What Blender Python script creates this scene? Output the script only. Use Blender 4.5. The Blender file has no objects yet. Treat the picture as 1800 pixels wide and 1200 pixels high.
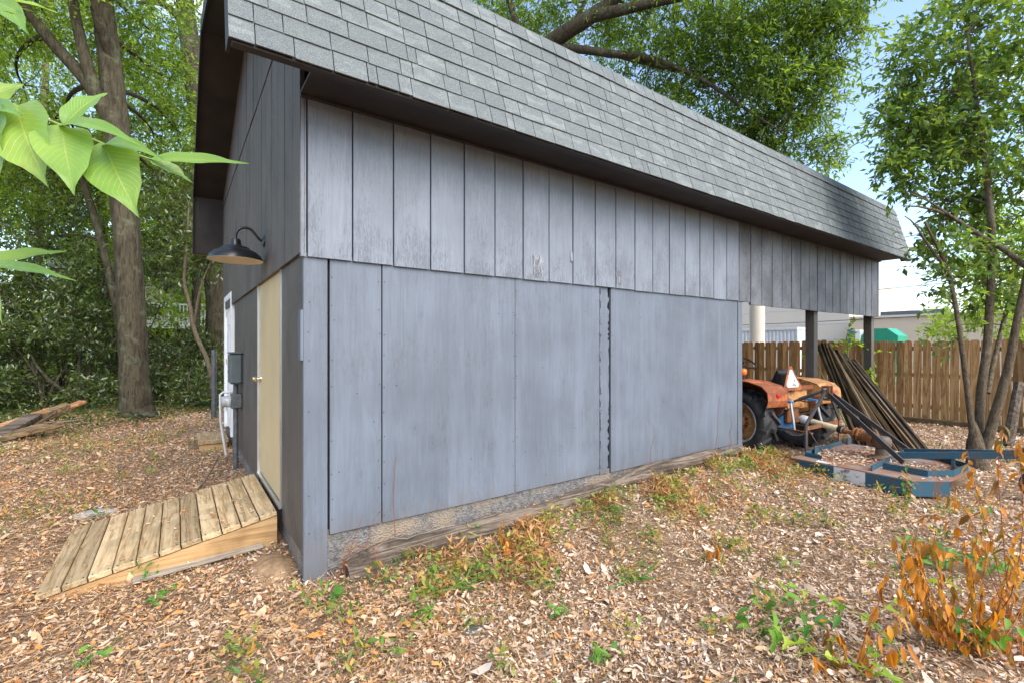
import bpy, math, random
import numpy as np
from mathutils import Vector, Matrix
R_ = math.radians
scene = bpy.context.scene
COL = scene.collection
rng = np.random.default_rng(7)
random.seed(7)

# ------------------------------------------------------------------ camera, sky, sun, exposure
CAM = np.array([-.67, -3.39, 1.62]); YAW = 54.5
cam = bpy.data.cameras.new('camera'); cam_o = bpy.data.objects.new('camera', cam); COL.objects.link(cam_o)
cam_o.location = CAM; cam_o.rotation_euler = (R_(90), 0, R_(YAW-90))
cam.sensor_width = 36; cam.lens = 16.5; cam.shift_y = 7/1800; cam.clip_start = .02; cam.clip_end = 2000
scene.camera = cam_o
SUN_EL, SUN_AZ = 44, 174          # azimuth clockwise from +Y
w = bpy.data.worlds.new('World'); scene.world = w; w.use_nodes = True
nt = w.node_tree; bg = nt.nodes['Background']; bg.inputs['Strength'].default_value = .12
sky = nt.nodes.new('ShaderNodeTexSky'); sky.sky_type = 'NISHITA'; sky.sun_disc = False
sky.sun_elevation = R_(SUN_EL); sky.sun_rotation = R_(SUN_AZ); sky.dust_density = .6; sky.ozone_density = 2
tc = nt.nodes.new('ShaderNodeTexCoord'); sp = nt.nodes.new('ShaderNodeSeparateXYZ'); nt.links.new(tc.outputs['Generated'], sp.inputs[0])
ad = nt.nodes.new('ShaderNodeMath'); ad.operation = 'ADD'; ad.inputs[1].default_value = .22; nt.links.new(sp.outputs['Z'], ad.inputs[0])
vd = nt.nodes.new('ShaderNodeVectorMath'); vd.operation = 'DIVIDE'; nt.links.new(tc.outputs['Generated'], vd.inputs[0]); nt.links.new(ad.outputs[0], vd.inputs[1])
cn = nt.nodes.new('ShaderNodeTexNoise'); cn.inputs['Scale'].default_value = 1.7; cn.inputs['Detail'].default_value = 7; cn.inputs['Roughness'].default_value = .55
of = nt.nodes.new('ShaderNodeVectorMath'); of.inputs[1].default_value = (3.7, 1.9, .6); nt.links.new(vd.outputs[0], of.inputs[0]); nt.links.new(of.outputs[0], cn.inputs['Vector'])
cr = nt.nodes.new('ShaderNodeValToRGB'); cr.color_ramp.elements[0].position = .56; cr.color_ramp.elements[1].position = .70
cr.color_ramp.elements[0].color = (.04, .04, .04, 1); cr.color_ramp.elements[1].color = (1, 1, 1, 1)
nt.links.new(cn.outputs['Fac'], cr.inputs[0])
mx = nt.nodes.new('ShaderNodeMix'); mx.data_type = 'RGBA'; nt.links.new(cr.outputs[0], mx.inputs[0]); nt.links.new(sky.outputs[0], mx.inputs[6])
mx.inputs[7].default_value = (6.2, 6.4, 6.7, 1); nt.links.new(mx.outputs[2], bg.inputs['Color'])
sun = bpy.data.lights.new('sun', 'SUN'); sun.energy = 2.1; sun.angle = R_(60); sun.color = (1, .91, .79)
sun_o = bpy.data.objects.new('sun', sun); COL.objects.link(sun_o)
sd = Vector((math.sin(R_(SUN_AZ))*math.cos(R_(SUN_EL)), math.cos(R_(SUN_AZ))*math.cos(R_(SUN_EL)), math.sin(R_(SUN_EL))))
sun_o.rotation_euler = sd.to_track_quat('Z', 'Y').to_euler(); sun_o.location = (0, 0, 30)
vs = scene.view_settings; vs.view_transform = 'Standard'; vs.look = 'None'; vs.gamma = 1; vs.exposure = 1.7; vs.use_curve_mapping = False
scene.render.engine = 'CYCLES'; cy = scene.cycles
cy.use_denoising = True; cy.max_bounces = 6; cy.diffuse_bounces = 4; cy.glossy_bounces = 2; cy.transmission_bounces = 4; cy.transparent_max_bounces = 4
cy.caustics_reflective = False; cy.caustics_refractive = False; cy.use_adaptive_sampling = True; cy.adaptive_threshold = .02

FW = np.array([math.cos(R_(YAW)), math.sin(R_(YAW)), 0]); RT = np.array([math.sin(R_(YAW)), -math.cos(R_(YAW)), 0])
def at(px, py, d):                # a point d metres in front of the standpoint
    return CAM + d*(FW + (px-900)/825*RT + np.array([0, 0, -(py-607)/825]))

# ------------------------------------------------------------------ materials
def nodes(name):
    m = bpy.data.materials.new(name); m.use_nodes = True
    return m, m.node_tree, m.node_tree.nodes['Principled BSDF']
def coord(t, scale=(1, 1, 1), kind='Object'):
    c = t.nodes.new('ShaderNodeTexCoord'); m = t.nodes.new('ShaderNodeMapping'); m.inputs['Scale'].default_value = scale
    t.links.new(c.outputs[kind], m.inputs[0]); return m.outputs[0]
def noise(t, vec, scale, detail=4, rough=.55, dist=0):
    n = t.nodes.new('ShaderNodeTexNoise'); n.inputs['Scale'].default_value = scale; n.inputs['Detail'].default_value = detail
    n.inputs['Roughness'].default_value = rough; n.inputs['Distortion'].default_value = dist
    if vec: t.links.new(vec, n.inputs['Vector'])
    return n.outputs['Fac']
def ramp(t, fac, stops, interp='LINEAR'):
    r = t.nodes.new('ShaderNodeValToRGB'); r.color_ramp.interpolation = interp; e = r.color_ramp.elements
    while len(e) < len(stops): e.new(.5)
    for el, (p, c) in zip(e, stops): el.position = p; el.color = (*c, 1) if len(c) == 3 else c
    t.links.new(fac, r.inputs[0]); return r.outputs[0]
def g(v): return (v, v, v)
def mix(t, fac, a, b, mode='MIX'):
    m = t.nodes.new('ShaderNodeMix'); m.data_type = 'RGBA'; m.blend_type = mode
    for s, v in ((0, fac), (6, a), (7, b)):
        if isinstance(v, (int, float)): m.inputs[s].default_value = v
        elif isinstance(v, tuple): m.inputs[s].default_value = (*v, 1)
        else: t.links.new(v, m.inputs[s])
    return m.outputs[2]
def math_(t, op, a, b=0.):
    m = t.nodes.new('ShaderNodeMath'); m.operation = op
    for i, v in enumerate((a, b)):
        if isinstance(v, (int, float)): m.inputs[i].default_value = v
        else: t.links.new(v, m.inputs[i])
    return m.outputs[0]
def bump(t, b, h, strength, dist=.01):
    n = t.nodes.new('ShaderNodeBump'); n.inputs['Strength'].default_value = strength; n.inputs['Distance'].default_value = dist
    t.links.new(h, n.inputs['Height']); t.links.new(n.outputs[0], b.inputs['Normal'])
def island(t): return t.nodes.new('ShaderNodeNewGeometry').outputs['Random Per Island']
def objrand(t): return t.nodes.new('ShaderNodeObjectInfo').outputs['Random']

def m_paint(name, base, wear, wear_col=(.06, .06, .065), grain_axis=2, rough=.55, wear_lo=.58, patch=.5, knots=False, zwear=False):
    m, t, b = nodes(name)
    s = [26, 26, 26]; s[grain_axis] = 1.6
    gr = noise(t, coord(t, tuple(s)), 1.6, 6, .65, .6)
    s2 = [75, 75, 75]; s2[grain_axis] = 10
    fine = noise(t, coord(t, tuple(s2)), 1.5, 8, .8, .9)
    big = noise(t, coord(t), 1.3, 3)
    c = mix(t, ramp(t, big, [(.3, g(0)), (.7, g(1))]), tuple(x*.80 for x in base), tuple(x*1.16 for x in base))
    c = mix(t, math_(t, 'MULTIPLY', ramp(t, gr, [(.35, g(1)), (.62, g(0))]), .35), c, tuple(x*.62 for x in base))
    wn = math_(t, 'MULTIPLY', fine, math_(t, 'ADD', math_(t, 'MULTIPLY', noise(t, coord(t, (1.4, 1.4, .8)), 2.2, 4), patch*1.6), 1-patch*.8))
    s4 = [9, 9, 9]; s4[grain_axis] = .55
    wv = math_(t, 'PINGPONG', math_(t, 'MULTIPLY', noise(t, coord(t, tuple(s4)), 1., 4, .5, 1.4), 12.), 1.)
    c = mix(t, math_(t, 'MULTIPLY', ramp(t, wv, [(.1, g(1)), (.5, g(0))]), .28), c, tuple(x*.7 for x in base))
    wf = math_(t, 'MULTIPLY', ramp(t, wn, [(wear_lo, g(0)), (wear_lo+.06, g(1))]), wear)
    if zwear:
        oz = t.nodes.new('ShaderNodeSeparateXYZ'); t.links.new(coord(t), oz.inputs[0]); wf = math_(t, 'MULTIPLY', wf, ramp(t, math_(t, 'SUBTRACT', oz.outputs[2], 2.), [(.2, g(1)), (.85, g(.35))]))
    c = mix(t, wf, c, wear_col)
    if knots:
        kv = t.nodes.new('ShaderNodeTexVoronoi'); kv.inputs['Scale'].default_value = 1.9; kv.inputs['Randomness'].default_value = 1.
        dn_ = t.nodes.new('ShaderNodeVectorMath'); dn_.operation = 'ADD'; t.links.new(coord(t, (2.1, 2.1, 1.25)), dn_.inputs[0])
        nz_ = t.nodes.new('ShaderNodeTexNoise'); nz_.inputs['Scale'].default_value = 6; sc_ = t.nodes.new('ShaderNodeVectorMath'); sc_.operation = 'SCALE'; sc_.inputs[3].default_value = .12
        t.links.new(coord(t), nz_.inputs['Vector']); t.links.new(nz_.outputs['Color'], sc_.inputs[0]); t.links.new(sc_.outputs[0], dn_.inputs[1]); t.links.new(dn_.outputs[0], kv.inputs['Vector'])
        rg = math_(t, 'PINGPONG', math_(t, 'MULTIPLY', kv.outputs['Distance'], 26.), 1.)
        kf = math_(t, 'MULTIPLY', ramp(t, kv.outputs['Distance'], [(.06, g(.55)), (.22, g(0))]), rg)
        c = mix(t, kf, c, tuple(x*.55 for x in base))
        c = mix(t, ramp(t, kv.outputs['Distance'], [(.012, g(.8)), (.035, g(0))]), c, tuple(x*.4 for x in base))
        dr_ = noise(t, coord(t, (3, 3, .25)), 2.4, 4, .6); c = mix(t, math_(t, 'MULTIPLY', ramp(t, dr_, [(.5, g(0)), (.75, g(1))]), .45), c, tuple(x*1.35 for x in base))
    pl = noise(t, coord(t), 9, 5, .7)
    c = mix(t, math_(t, 'MULTIPLY', ramp(t, pl, [(.66, g(0)), (.72, g(1))]), wear*.5), c, tuple(x*.5 for x in base))
    if knots:
        ox = t.nodes.new('ShaderNodeSeparateXYZ'); t.links.new(coord(t), ox.inputs[0]); hz = math_(t, 'ADD', ox.outputs[2], math_(t, 'MULTIPLY', noise(t, coord(t, (6, 6, 2)), 2.5, 5, .7), -.55))
        c = mix(t, ramp(t, hz, [(-.02, g(.3)), (.14, g(0))]), c, (.13, .105, .085))
    t.links.new(c, b.inputs['Base Color']); b.inputs['Roughness'].default_value = rough
    b.inputs['Specular IOR Level'].default_value = .35
    bump(t, b, mix(t, .5, gr, fine), .28, .006); return m

def m_wood(name, stops, axis=0, rough=.8, ring=7, bumpy=.35, rnd=.35, moss=None):
    m, t, b = nodes(name)
    s = [ring*2.2]*3; s[axis] = ring*.16
    v = coord(t, tuple(s)); o = t.nodes.new('ShaderNodeVectorMath'); o.operation = 'ADD'; t.links.new(v, o.inputs[0])
    k = t.nodes.new('ShaderNodeCombineXYZ'); orn = math_(t, 'MULTIPLY', objrand(t), 40.); t.links.new(orn, k.inputs[0]); t.links.new(orn, k.inputs[2]); t.links.new(k.outputs[0], o.inputs[1])
    n1 = noise(t, o.outputs[0], .55, 5, .6, 1.1)
    wv = math_(t, 'PINGPONG', math_(t, 'MULTIPLY', n1, 9.), 1.)
    s3 = [110]*3; s3[axis] = 4
    fine = noise(t, coord(t, tuple(s3)), 1.2, 4, .7)
    f = math_(t, 'ADD', math_(t, 'MULTIPLY', wv, .45), math_(t, 'MULTIPLY', fine, .6))
    c = ramp(t, f, stops)
    c = mix(t, 1., c, mix(t, objrand(t), g(1-rnd), g(1+rnd*.5)), 'MULTIPLY')
    st = noise(t, coord(t), 3.2, 5, .6)
    c = mix(t, math_(t, 'MULTIPLY', ramp(t, st, [(.5, g(0)), (.75, g(1))]), .5), c, tuple(x*.45 for x in stops[0][1]))
    if moss:
        ms = noise(t, coord(t), 5.5, 5, .7)
        c = mix(t, math_(t, 'MULTIPLY', ramp(t, ms, [(.48, g(0)), (.66, g(1))]), .55), c, moss)
    t.links.new(c, b.inputs['Base Color']); b.inputs['Roughness'].default_value = rough; b.inputs['Specular IOR Level'].default_value = .2
    bump(t, b, f, bumpy, .004); return m

def m_plain(name, base, rough=.5, metal=0., var=.18, scale=6., spec=.4, bm=.1, bs=40):
    m, t, b = nodes(name)
    n = noise(t, coord(t), scale, 5, .6)
    c = mix(t, ramp(t, n, [(.3, g(0)), (.7, g(1))]), tuple(x*(1-var) for x in base), tuple(min(1, x*(1+var)) for x in base))
    t.links.new(c, b.inputs['Base Color']); b.inputs['Roughness'].default_value = rough; b.inputs['Metallic'].default_value = metal
    b.inputs['Specular IOR Level'].default_value = spec
    if bm: bump(t, b, noise(t, coord(t), bs, 4), bm, .004)
    return m

def m_rusty(name, base, rust=(.13, .045, .018), amount=.5, rough=.55, scale=7):
    m, t, b = nodes(name)
    n = noise(t, coord(t), scale, 7, .68); n2 = noise(t, coord(t), 45, 4, .7)
    f = ramp(t, mix(t, .3, n, n2), [(.62-amount*.25, g(0)), (.70-amount*.22, g(1))])
    c = mix(t, f, mix(t, ramp(t, noise(t, coord(t), 2.5, 4), [(.3, g(0)), (.7, g(1))]), tuple(x*.75 for x in base), base), mix(t, n2, tuple(x*.5 for x in rust), tuple(x*1.6 for x in rust)))
    t.links.new(c, b.inputs['Base Color'])
    t.links.new(math_(t, 'ADD', math_(t, 'MULTIPLY', f, .35), rough), b.inputs['Roughness'])
    b.inputs['Specular IOR Level'].default_value = .4
    bump(t, b, mix(t, .5, n, n2), .25, .004); return m

def m_leaf(name, cols, trans=.35, rough=.42, tmul=1.5, spec=.45):
    m, t, b = nodes(name)
    k = len(cols); r = island(t)
    c = ramp(t, r, [(i/max(1, k-1), c) for i, c in enumerate(cols)])
    n = noise(t, coord(t), .8, 3)
    c = mix(t, 1., c, ramp(t, n, [(.3, (.78, .82, .8)), (.7, (1.2, 1.15, 1.05))]), 'MULTIPLY')
    t.links.new(c, b.inputs['Base Color']); b.inputs['Roughness'].default_value = rough; b.inputs['Specular IOR Level'].default_value = spec
    tr = t.nodes.new('ShaderNodeBsdfTranslucent'); t.links.new(mix(t, 1., c, (tmul*1.15, tmul*1.1, tmul*.55), 'MULTIPLY'), tr.inputs[0])
    ms = t.nodes.new('ShaderNodeMixShader'); ms.inputs[0].default_value = trans
    t.links.new(b.outputs[0], ms.inputs[1]); t.links.new(tr.outputs[0], ms.inputs[2]); t.links.new(ms.outputs[0], t.nodes['Material Output'].inputs[0])
    return m

def m_bark(name, a, bcol, lich, axis_scale=(9, 9, 1.6), lich_amt=.5):
    m, t, b = nodes(name)
    n = noise(t, coord(t, axis_scale), 1.5, 7, .65, .8); l = noise(t, coord(t), 3.5, 6, .7)
    c = ramp(t, n, [(.3, a), (.55, bcol), (.75, tuple(x*1.35 for x in bcol))])
    c = mix(t, math_(t, 'MULTIPLY', ramp(t, l, [(.54, g(0)), (.66, g(1))]), lich_amt), c, lich)
    t.links.new(c, b.inputs['Base Color']); b.inputs['Roughness'].default_value = .9; b.inputs['Specular IOR Level'].default_value = .15
    bump(t, b, n, .8, .04); return m

MT = {}
PAINT = (.124, .145, .180)
MT['siding'] = m_paint('painted_siding', (.19, .215, .254), .6, (.06, .066, .078), wear_lo=.49, zwear=True, patch=.8)
MT['panel'] = m_paint('painted_plywood', PAINT, .35, wear_lo=.56, patch=.6, knots=True)
MT['siding_dark'] = m_paint('shade_toned_gable_siding', (.112, .098, .086), .8, (.035, .032, .03), wear_lo=.52)  # same wall paint, with the left side's shade put into a darker base
MT['siding_far'] = m_paint('darker_carport_siding', (.14, .15, .17), .6, (.03, .028, .027), wear_lo=.48, patch=.8)  # carport boards: darker base colour than the front siding, plus wear streaks
MT['bare_ply'] = m_paint('bare_weathered_ply', (.27, .29, .325), .9, (.07, .07, .075), wear_lo=.45, patch=.3)
MT['core'] = m_plain('dark_sheathing', (.018, .017, .017), .9, spec=.1)
MT['soffit'] = m_plain('dark_brown_soffit', (.030, .026, .026), .6, var=.3, scale=3)
MT['black'] = m_plain('black_trim', (.012, .011, .012), .5)
MT['lampblack'] = m_plain('satin_black_enamel', (.012, .012, .013), .32, var=.1, bm=.02, spec=.5)
MT['lampcream'] = m_plain('cream_enamel', (.74, .67, .54), .4, var=.05, bm=0)
MT['ydoor'] = m_plain('tan_door_paint', (.58, .45, .25), .5, var=.06, scale=2, bm=.05)
MT['white'] = m_plain('white_paint', (.74, .75, .76), .45, var=.06)
MT['alu'] = m_plain('mill_aluminium', (.6, .6, .6), .35, .9, var=.1)
MT['brass'] = m_plain('brass', (.75, .52, .2), .25, 1., bm=0)
MT['nickel'] = m_plain('satin_brass_knob', (.7, .58, .4), .22, 1., bm=0)
MT['grey_box'] = m_plain('grey_enamel', (.085, .105, .11), .45, var=.1)
MT['grey_pipe'] = m_plain('galvanised_pipe', (.10, .105, .11), .5, .3, var=.3, scale=12)
MT['pvc'] = m_plain('white_plastic', (.6, .61, .62), .4, var=.1)
MT['wire'] = m_plain('black_wire', (.02, .02, .02), .6, bm=0)
MT['steel'] = m_rusty('dark_steel_bar', (.045, .045, .048), (.09, .045, .03), .35)
MT['rust_dark'] = m_rusty('oily_cast_iron', (.09, .075, .06), (.13, .075, .04), .55)
MT['rust'] = m_rusty('rusted_iron', (.12, .06, .03), (.22, .085, .03), .7)
MT['blue'] = m_rusty('faded_blue_paint', (.018, .075, .115), (.09, .045, .028), .42, scale=9)
MT['bluebright'] = m_rusty('bright_blue_paint', (.035, .20, .45), (.10, .045, .025), .2)
MT['deck'] = m_rusty('rusty_deck_steel', (.22, .19, .17), (.20, .095, .055), .75, scale=4)
MT['whitepanel'] = m_rusty('chipped_white_paint', (.55, .55, .53), (.06, .04, .035), .42, scale=14)
MT['orange'] = m_rusty('weathered_orange_paint', (.50, .14, .03), (.17, .055, .025), .85, scale=5)
MT['cream_orange'] = m_rusty('sun_bleached_orange', (.66, .34, .13), (.28, .085, .03), .62, scale=6)
MT['rubber'] = m_plain('tyre_rubber', (.04, .038, .037), .8, var=.5, scale=5, bm=.2)
MT['vinyl'] = m_plain('black_vinyl', (.015, .014, .016), .45)
MT['tube'] = m_rusty('cream_plastic_tube', (.60, .52, .33), (.2, .13, .06), .2)
MT['timber'] = m_wood('treated_pine', [(.25, (.24, .145, .065)), (.45, (.43, .30, .16)), (.75, (.56, .42, .25))], axis=1, ring=8, moss=(.30, .26, .16))
MT['timber_x'] = m_wood('treated_pine_side', [(.2, (.30, .17, .07)), (.5, (.48, .30, .14)), (.8, (.58, .38, .19))], axis=0, ring=5)
MT['picket'] = m_wood('stained_cedar', [(.2, (.14, .075, .028)), (.5, (.33, .19, .08)), (.8, (.46, .29, .14))], axis=2, ring=5, rnd=.45)
MT['oldplank'] = m_wood('old_mossy_plank', [(.2, (.045, .028, .015)), (.5, (.125, .08, .042)), (.8, (.24, .165, .09))], axis=0, ring=6, rnd=.75, moss=(.13, .095, .04))
MT['grey_timber'] = m_wood('weathered_log', [(.2, (.03, .022, .017)), (.45, (.105, .08, .06)), (.8, (.23, .185, .145))], axis=0, ring=7, bumpy=1.)
MT['redwood'] = m_wood('broken_board', [(.2, (.14, .055, .022)), (.5, (.33, .16, .07)), (.8, (.48, .29, .15))], axis=0, ring=4)
MT['cream_wall'] = m_plain('cream_render', (.50, .43, .33), .85, var=.05, scale=.3)
MT['grey_wall'] = m_plain('pale_grey_wall', (.52, .48, .41), .85, var=.05, scale=.3)
MT['container'] = m_plain('white_steel', (.55, .58, .60), .5, var=.1)
MT['green_bin'] = m_plain('green_bin_paint', (.02, .28, .17), .5, var=.1)
MT['hvac'] = m_plain('dark_roof_unit', (.07, .09, .11), .5, var=.3)
MT['lens'] = m_plain('amber_lens', (.85, .16, .01), .2, var=.1, bm=0)
MT['redlens'] = m_plain('red_lens', (.55, .01, .015), .2, bm=0)
MT['bark_oak'] = m_bark('oak_bark', (.016, .012, .008), (.068, .058, .037), (.12, .14, .085), (12, 12, 2), .6)
MT['bark_pale'] = m_bark('pale_bark', (.07, .055, .04), (.20, .165, .125), (.30, .28, .23), lich_amt=.4)
MT['bark_grey'] = m_bark('grey_brown_bark', (.045, .034, .022), (.135, .105, .07), (.24, .225, .16), (22, 22, 9), .5)
MT['oak_leaf'] = m_leaf('oak_leaves', [(0.045, 0.094, 0.020), (0.075, 0.138, 0.024), (0.120, 0.193, 0.029), (0.190, 0.265, 0.044)], .55, .45, 2.2)
MT['forest_leaf'] = m_leaf('forest_leaves', [(0.071, 0.122, 0.028), (0.117, 0.186, 0.032), (0.176, 0.257, 0.044), (0.270, 0.347, 0.066)], .55, .40, 2.3)
MT['dark_leaf'] = m_leaf('evergreen_leaves', [(0.031, 0.056, 0.019), (0.052, 0.087, 0.024), (0.086, 0.128, 0.031), (0.141, 0.173, 0.044)], .35, .28, 1.8, .8)
MT['right_leaf'] = m_leaf('broad_leaves', [(0.057, 0.114, 0.036), (0.089, 0.162, 0.041), (0.140, 0.216, 0.046), (0.216, 0.288, 0.051)], .5, .34, 2.1)
MT['lime_leaf'] = m_leaf('sunlit_leaves', [(.14, .22, .025), (.20, .30, .03), (.28, .37, .05)], .55, .45, 2.2)
MT['orange_leaf'] = m_leaf('withered_orange_leaves', [(.16, .075, .018), (.36, .15, .022), (.55, .23, .03), (.42, .22, .06)], .35, .55, 1.3, .25)
MT['rusty_weed'] = m_leaf('rusty_weed', [(.24, .10, .045), (.40, .18, .07), (.46, .27, .13), (.52, .34, .18), (.30, .13, .05), (.14, .19, .03)], .2, .6, 1.2, .2)
MT['stem_red'] = m_plain('reddish_stem', (.20, .06, .035), .7)
MT['stem_green'] = m_plain('green_stem', (.16, .22, .05), .6)
MT['stem_brown'] = m_plain('brown_stem', (.10, .06, .035), .8)
MT['sand'] = m_plain('pale_sand', (.27, .18, .105), .95, var=.4, scale=18, spec=.1, bm=.8, bs=60)
MT['pale_board'] = m_wood('pale_grey_board', [(.2, (.15, .125, .10)), (.5, (.28, .24, .19)), (.8, (.38, .34, .28))], axis=0, ring=4)
MT['stone'] = m_plain('grey_stone', (.30, .28, .25), .9, var=.25, scale=10, bm=.4)

m, t, b = nodes('concrete_foundation'); MT['concrete'] = m
n = noise(t, coord(t), 22, 6, .75); n2 = noise(t, coord(t), 3, 4); vo = t.nodes.new('ShaderNodeTexVoronoi'); vo.inputs['Scale'].default_value = 60; t.links.new(coord(t), vo.inputs['Vector'])
c = mix(t, ramp(t, n, [(.35, g(0)), (.65, g(1))]), (.06, .058, .058), (.22, .21, .20)); c = mix(t, ramp(t, n2, [(.45, g(0)), (.7, g(1))]), c, (.26, .20, .14))
t.links.new(c, b.inputs['Base Color']); b.inputs['Roughness'].default_value = .95; bump(t, b, mix(t, .5, n, vo.outputs[0]), .9, .02)

m, t, b = nodes('asphalt_shingle'); MT['shingle'] = m
gran = noise(t, coord(t), 210, 3, .8); gran2 = noise(t, coord(t), 90, 3, .7); med = noise(t, coord(t, (1, 2.4, 2.4)), 5.5, 1)
lam = ramp(t, med, [(.44, g(0)), (.50, g(1))])
rr = math_(t, 'FRACT', math_(t, 'ADD', math_(t, 'MULTIPLY', objrand(t), 7.3), island(t)))
base = mix(t, rr, (.10, .115, .117), (.205, .228, .222)); base = mix(t, math_(t, 'MULTIPLY', lam, .65), base, (.095, .108, .116))
c = mix(t, ramp(t, gran, [(.40, g(0)), (.62, g(1))]), mix(t, .45, base, (.05, .055, .06)), mix(t, .30, base, (.42, .46, .45)))
c = mix(t, ramp(t, gran2, [(.35, g(.35)), (.55, g(0))]), c, (.06, .066, .07))
t.links.new(c, b.inputs['Base Color']); b.inputs['Roughness'].default_value = .92; b.inputs['Specular IOR Level'].default_value = .2
bump(t, b, gran, .6, .004)

m, t, b = nodes('woodland_soil'); MT['soil'] = m
a_ = noise(t, coord(t), 26, 7, .75); b2 = noise(t, coord(t), 1.1, 4); v2 = t.nodes.new('ShaderNodeTexVoronoi'); v2.inputs['Scale'].default_value = 38
t.links.new(coord(t), v2.inputs['Vector'])
c = ramp(t, a_, [(.3, (.12, .075, .048)), (.5, (.27, .18, .12)), (.7, (.42, .32, .23))])
c = mix(t, .45, c, ramp(t, v2.outputs['Color'], [(.15, (.11, .065, .04)), (.5, (.28, .17, .095)), (.85, (.42, .32, .23))]))
c = mix(t, ramp(t, b2, [(.45, g(0)), (.68, g(.5))]), c, (.11, .078, .055))
t.links.new(c, b.inputs['Base Color']); b.inputs['Roughness'].default_value = .95; b.inputs['Specular IOR Level'].default_value = .1; bump(t, b, a_, .9, .03)

def m_litter(name, stops_a, stops_b):
    m, t, b = nodes(name); r = island(t)
    ca = ramp(t, r, stops_a, 'CONSTANT'); cb = ramp(t, r, stops_b, 'CONSTANT')
    sx = t.nodes.new('ShaderNodeSeparateXYZ'); t.links.new(coord(t), sx.inputs[0])
    fx = math_(t, 'ADD', noise(t, coord(t), .6, 4), math_(t, 'MULTIPLY', sx.outputs[0], -.10))
    c = mix(t, ramp(t, fx, [(.38, g(0)), (.62, g(1))]), ca, cb)
    c = mix(t, .35, c, mix(t, noise(t, coord(t), 60, 3), (.4, .4, .4), (1.5, 1.5, 1.5)), 'MULTIPLY')
    t.links.new(c, b.inputs['Base Color']); b.inputs['Roughness'].default_value = .7; b.inputs['Specular IOR Level'].default_value = .25
    return m
MT['litter'] = m_litter('dry_leaf_litter',
    [(0, (.52, .38, .27)), (.18, (.60, .47, .36)), (.34, (.42, .27, .16)), (.46, (.66, .54, .43)), (.57, (.28, .165, .10)), (.67, (.54, .36, .21)), (.79, (.56, .27, .085)), (.86, (.44, .20, .085)), (.92, (.48, .41, .35))],
    [(0, (.44, .27, .15)), (.2, (.53, .36, .22)), (.38, (.35, .18, .085)), (.50, (.57, .41, .27)), (.60, (.22, .12, .07)), (.70, (.50, .28, .12)), (.83, (.54, .22, .055)), (.92, (.40, .31, .24))])
MT['straw'] = m_leaf('dry_straw', [(.30, .19, .11), (.52, .38, .23), (.60, .47, .32), (.42, .23, .10), (.20, .11, .06)], .1, .7, 1., .2)
MT['weed'] = m_leaf('weed_leaves', [(.05, .12, .025), (.09, .18, .035), (.16, .26, .04), (.28, .29, .05), (.42, .33, .10), (.46, .22, .05)], .4, .5, 1.5)

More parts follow.
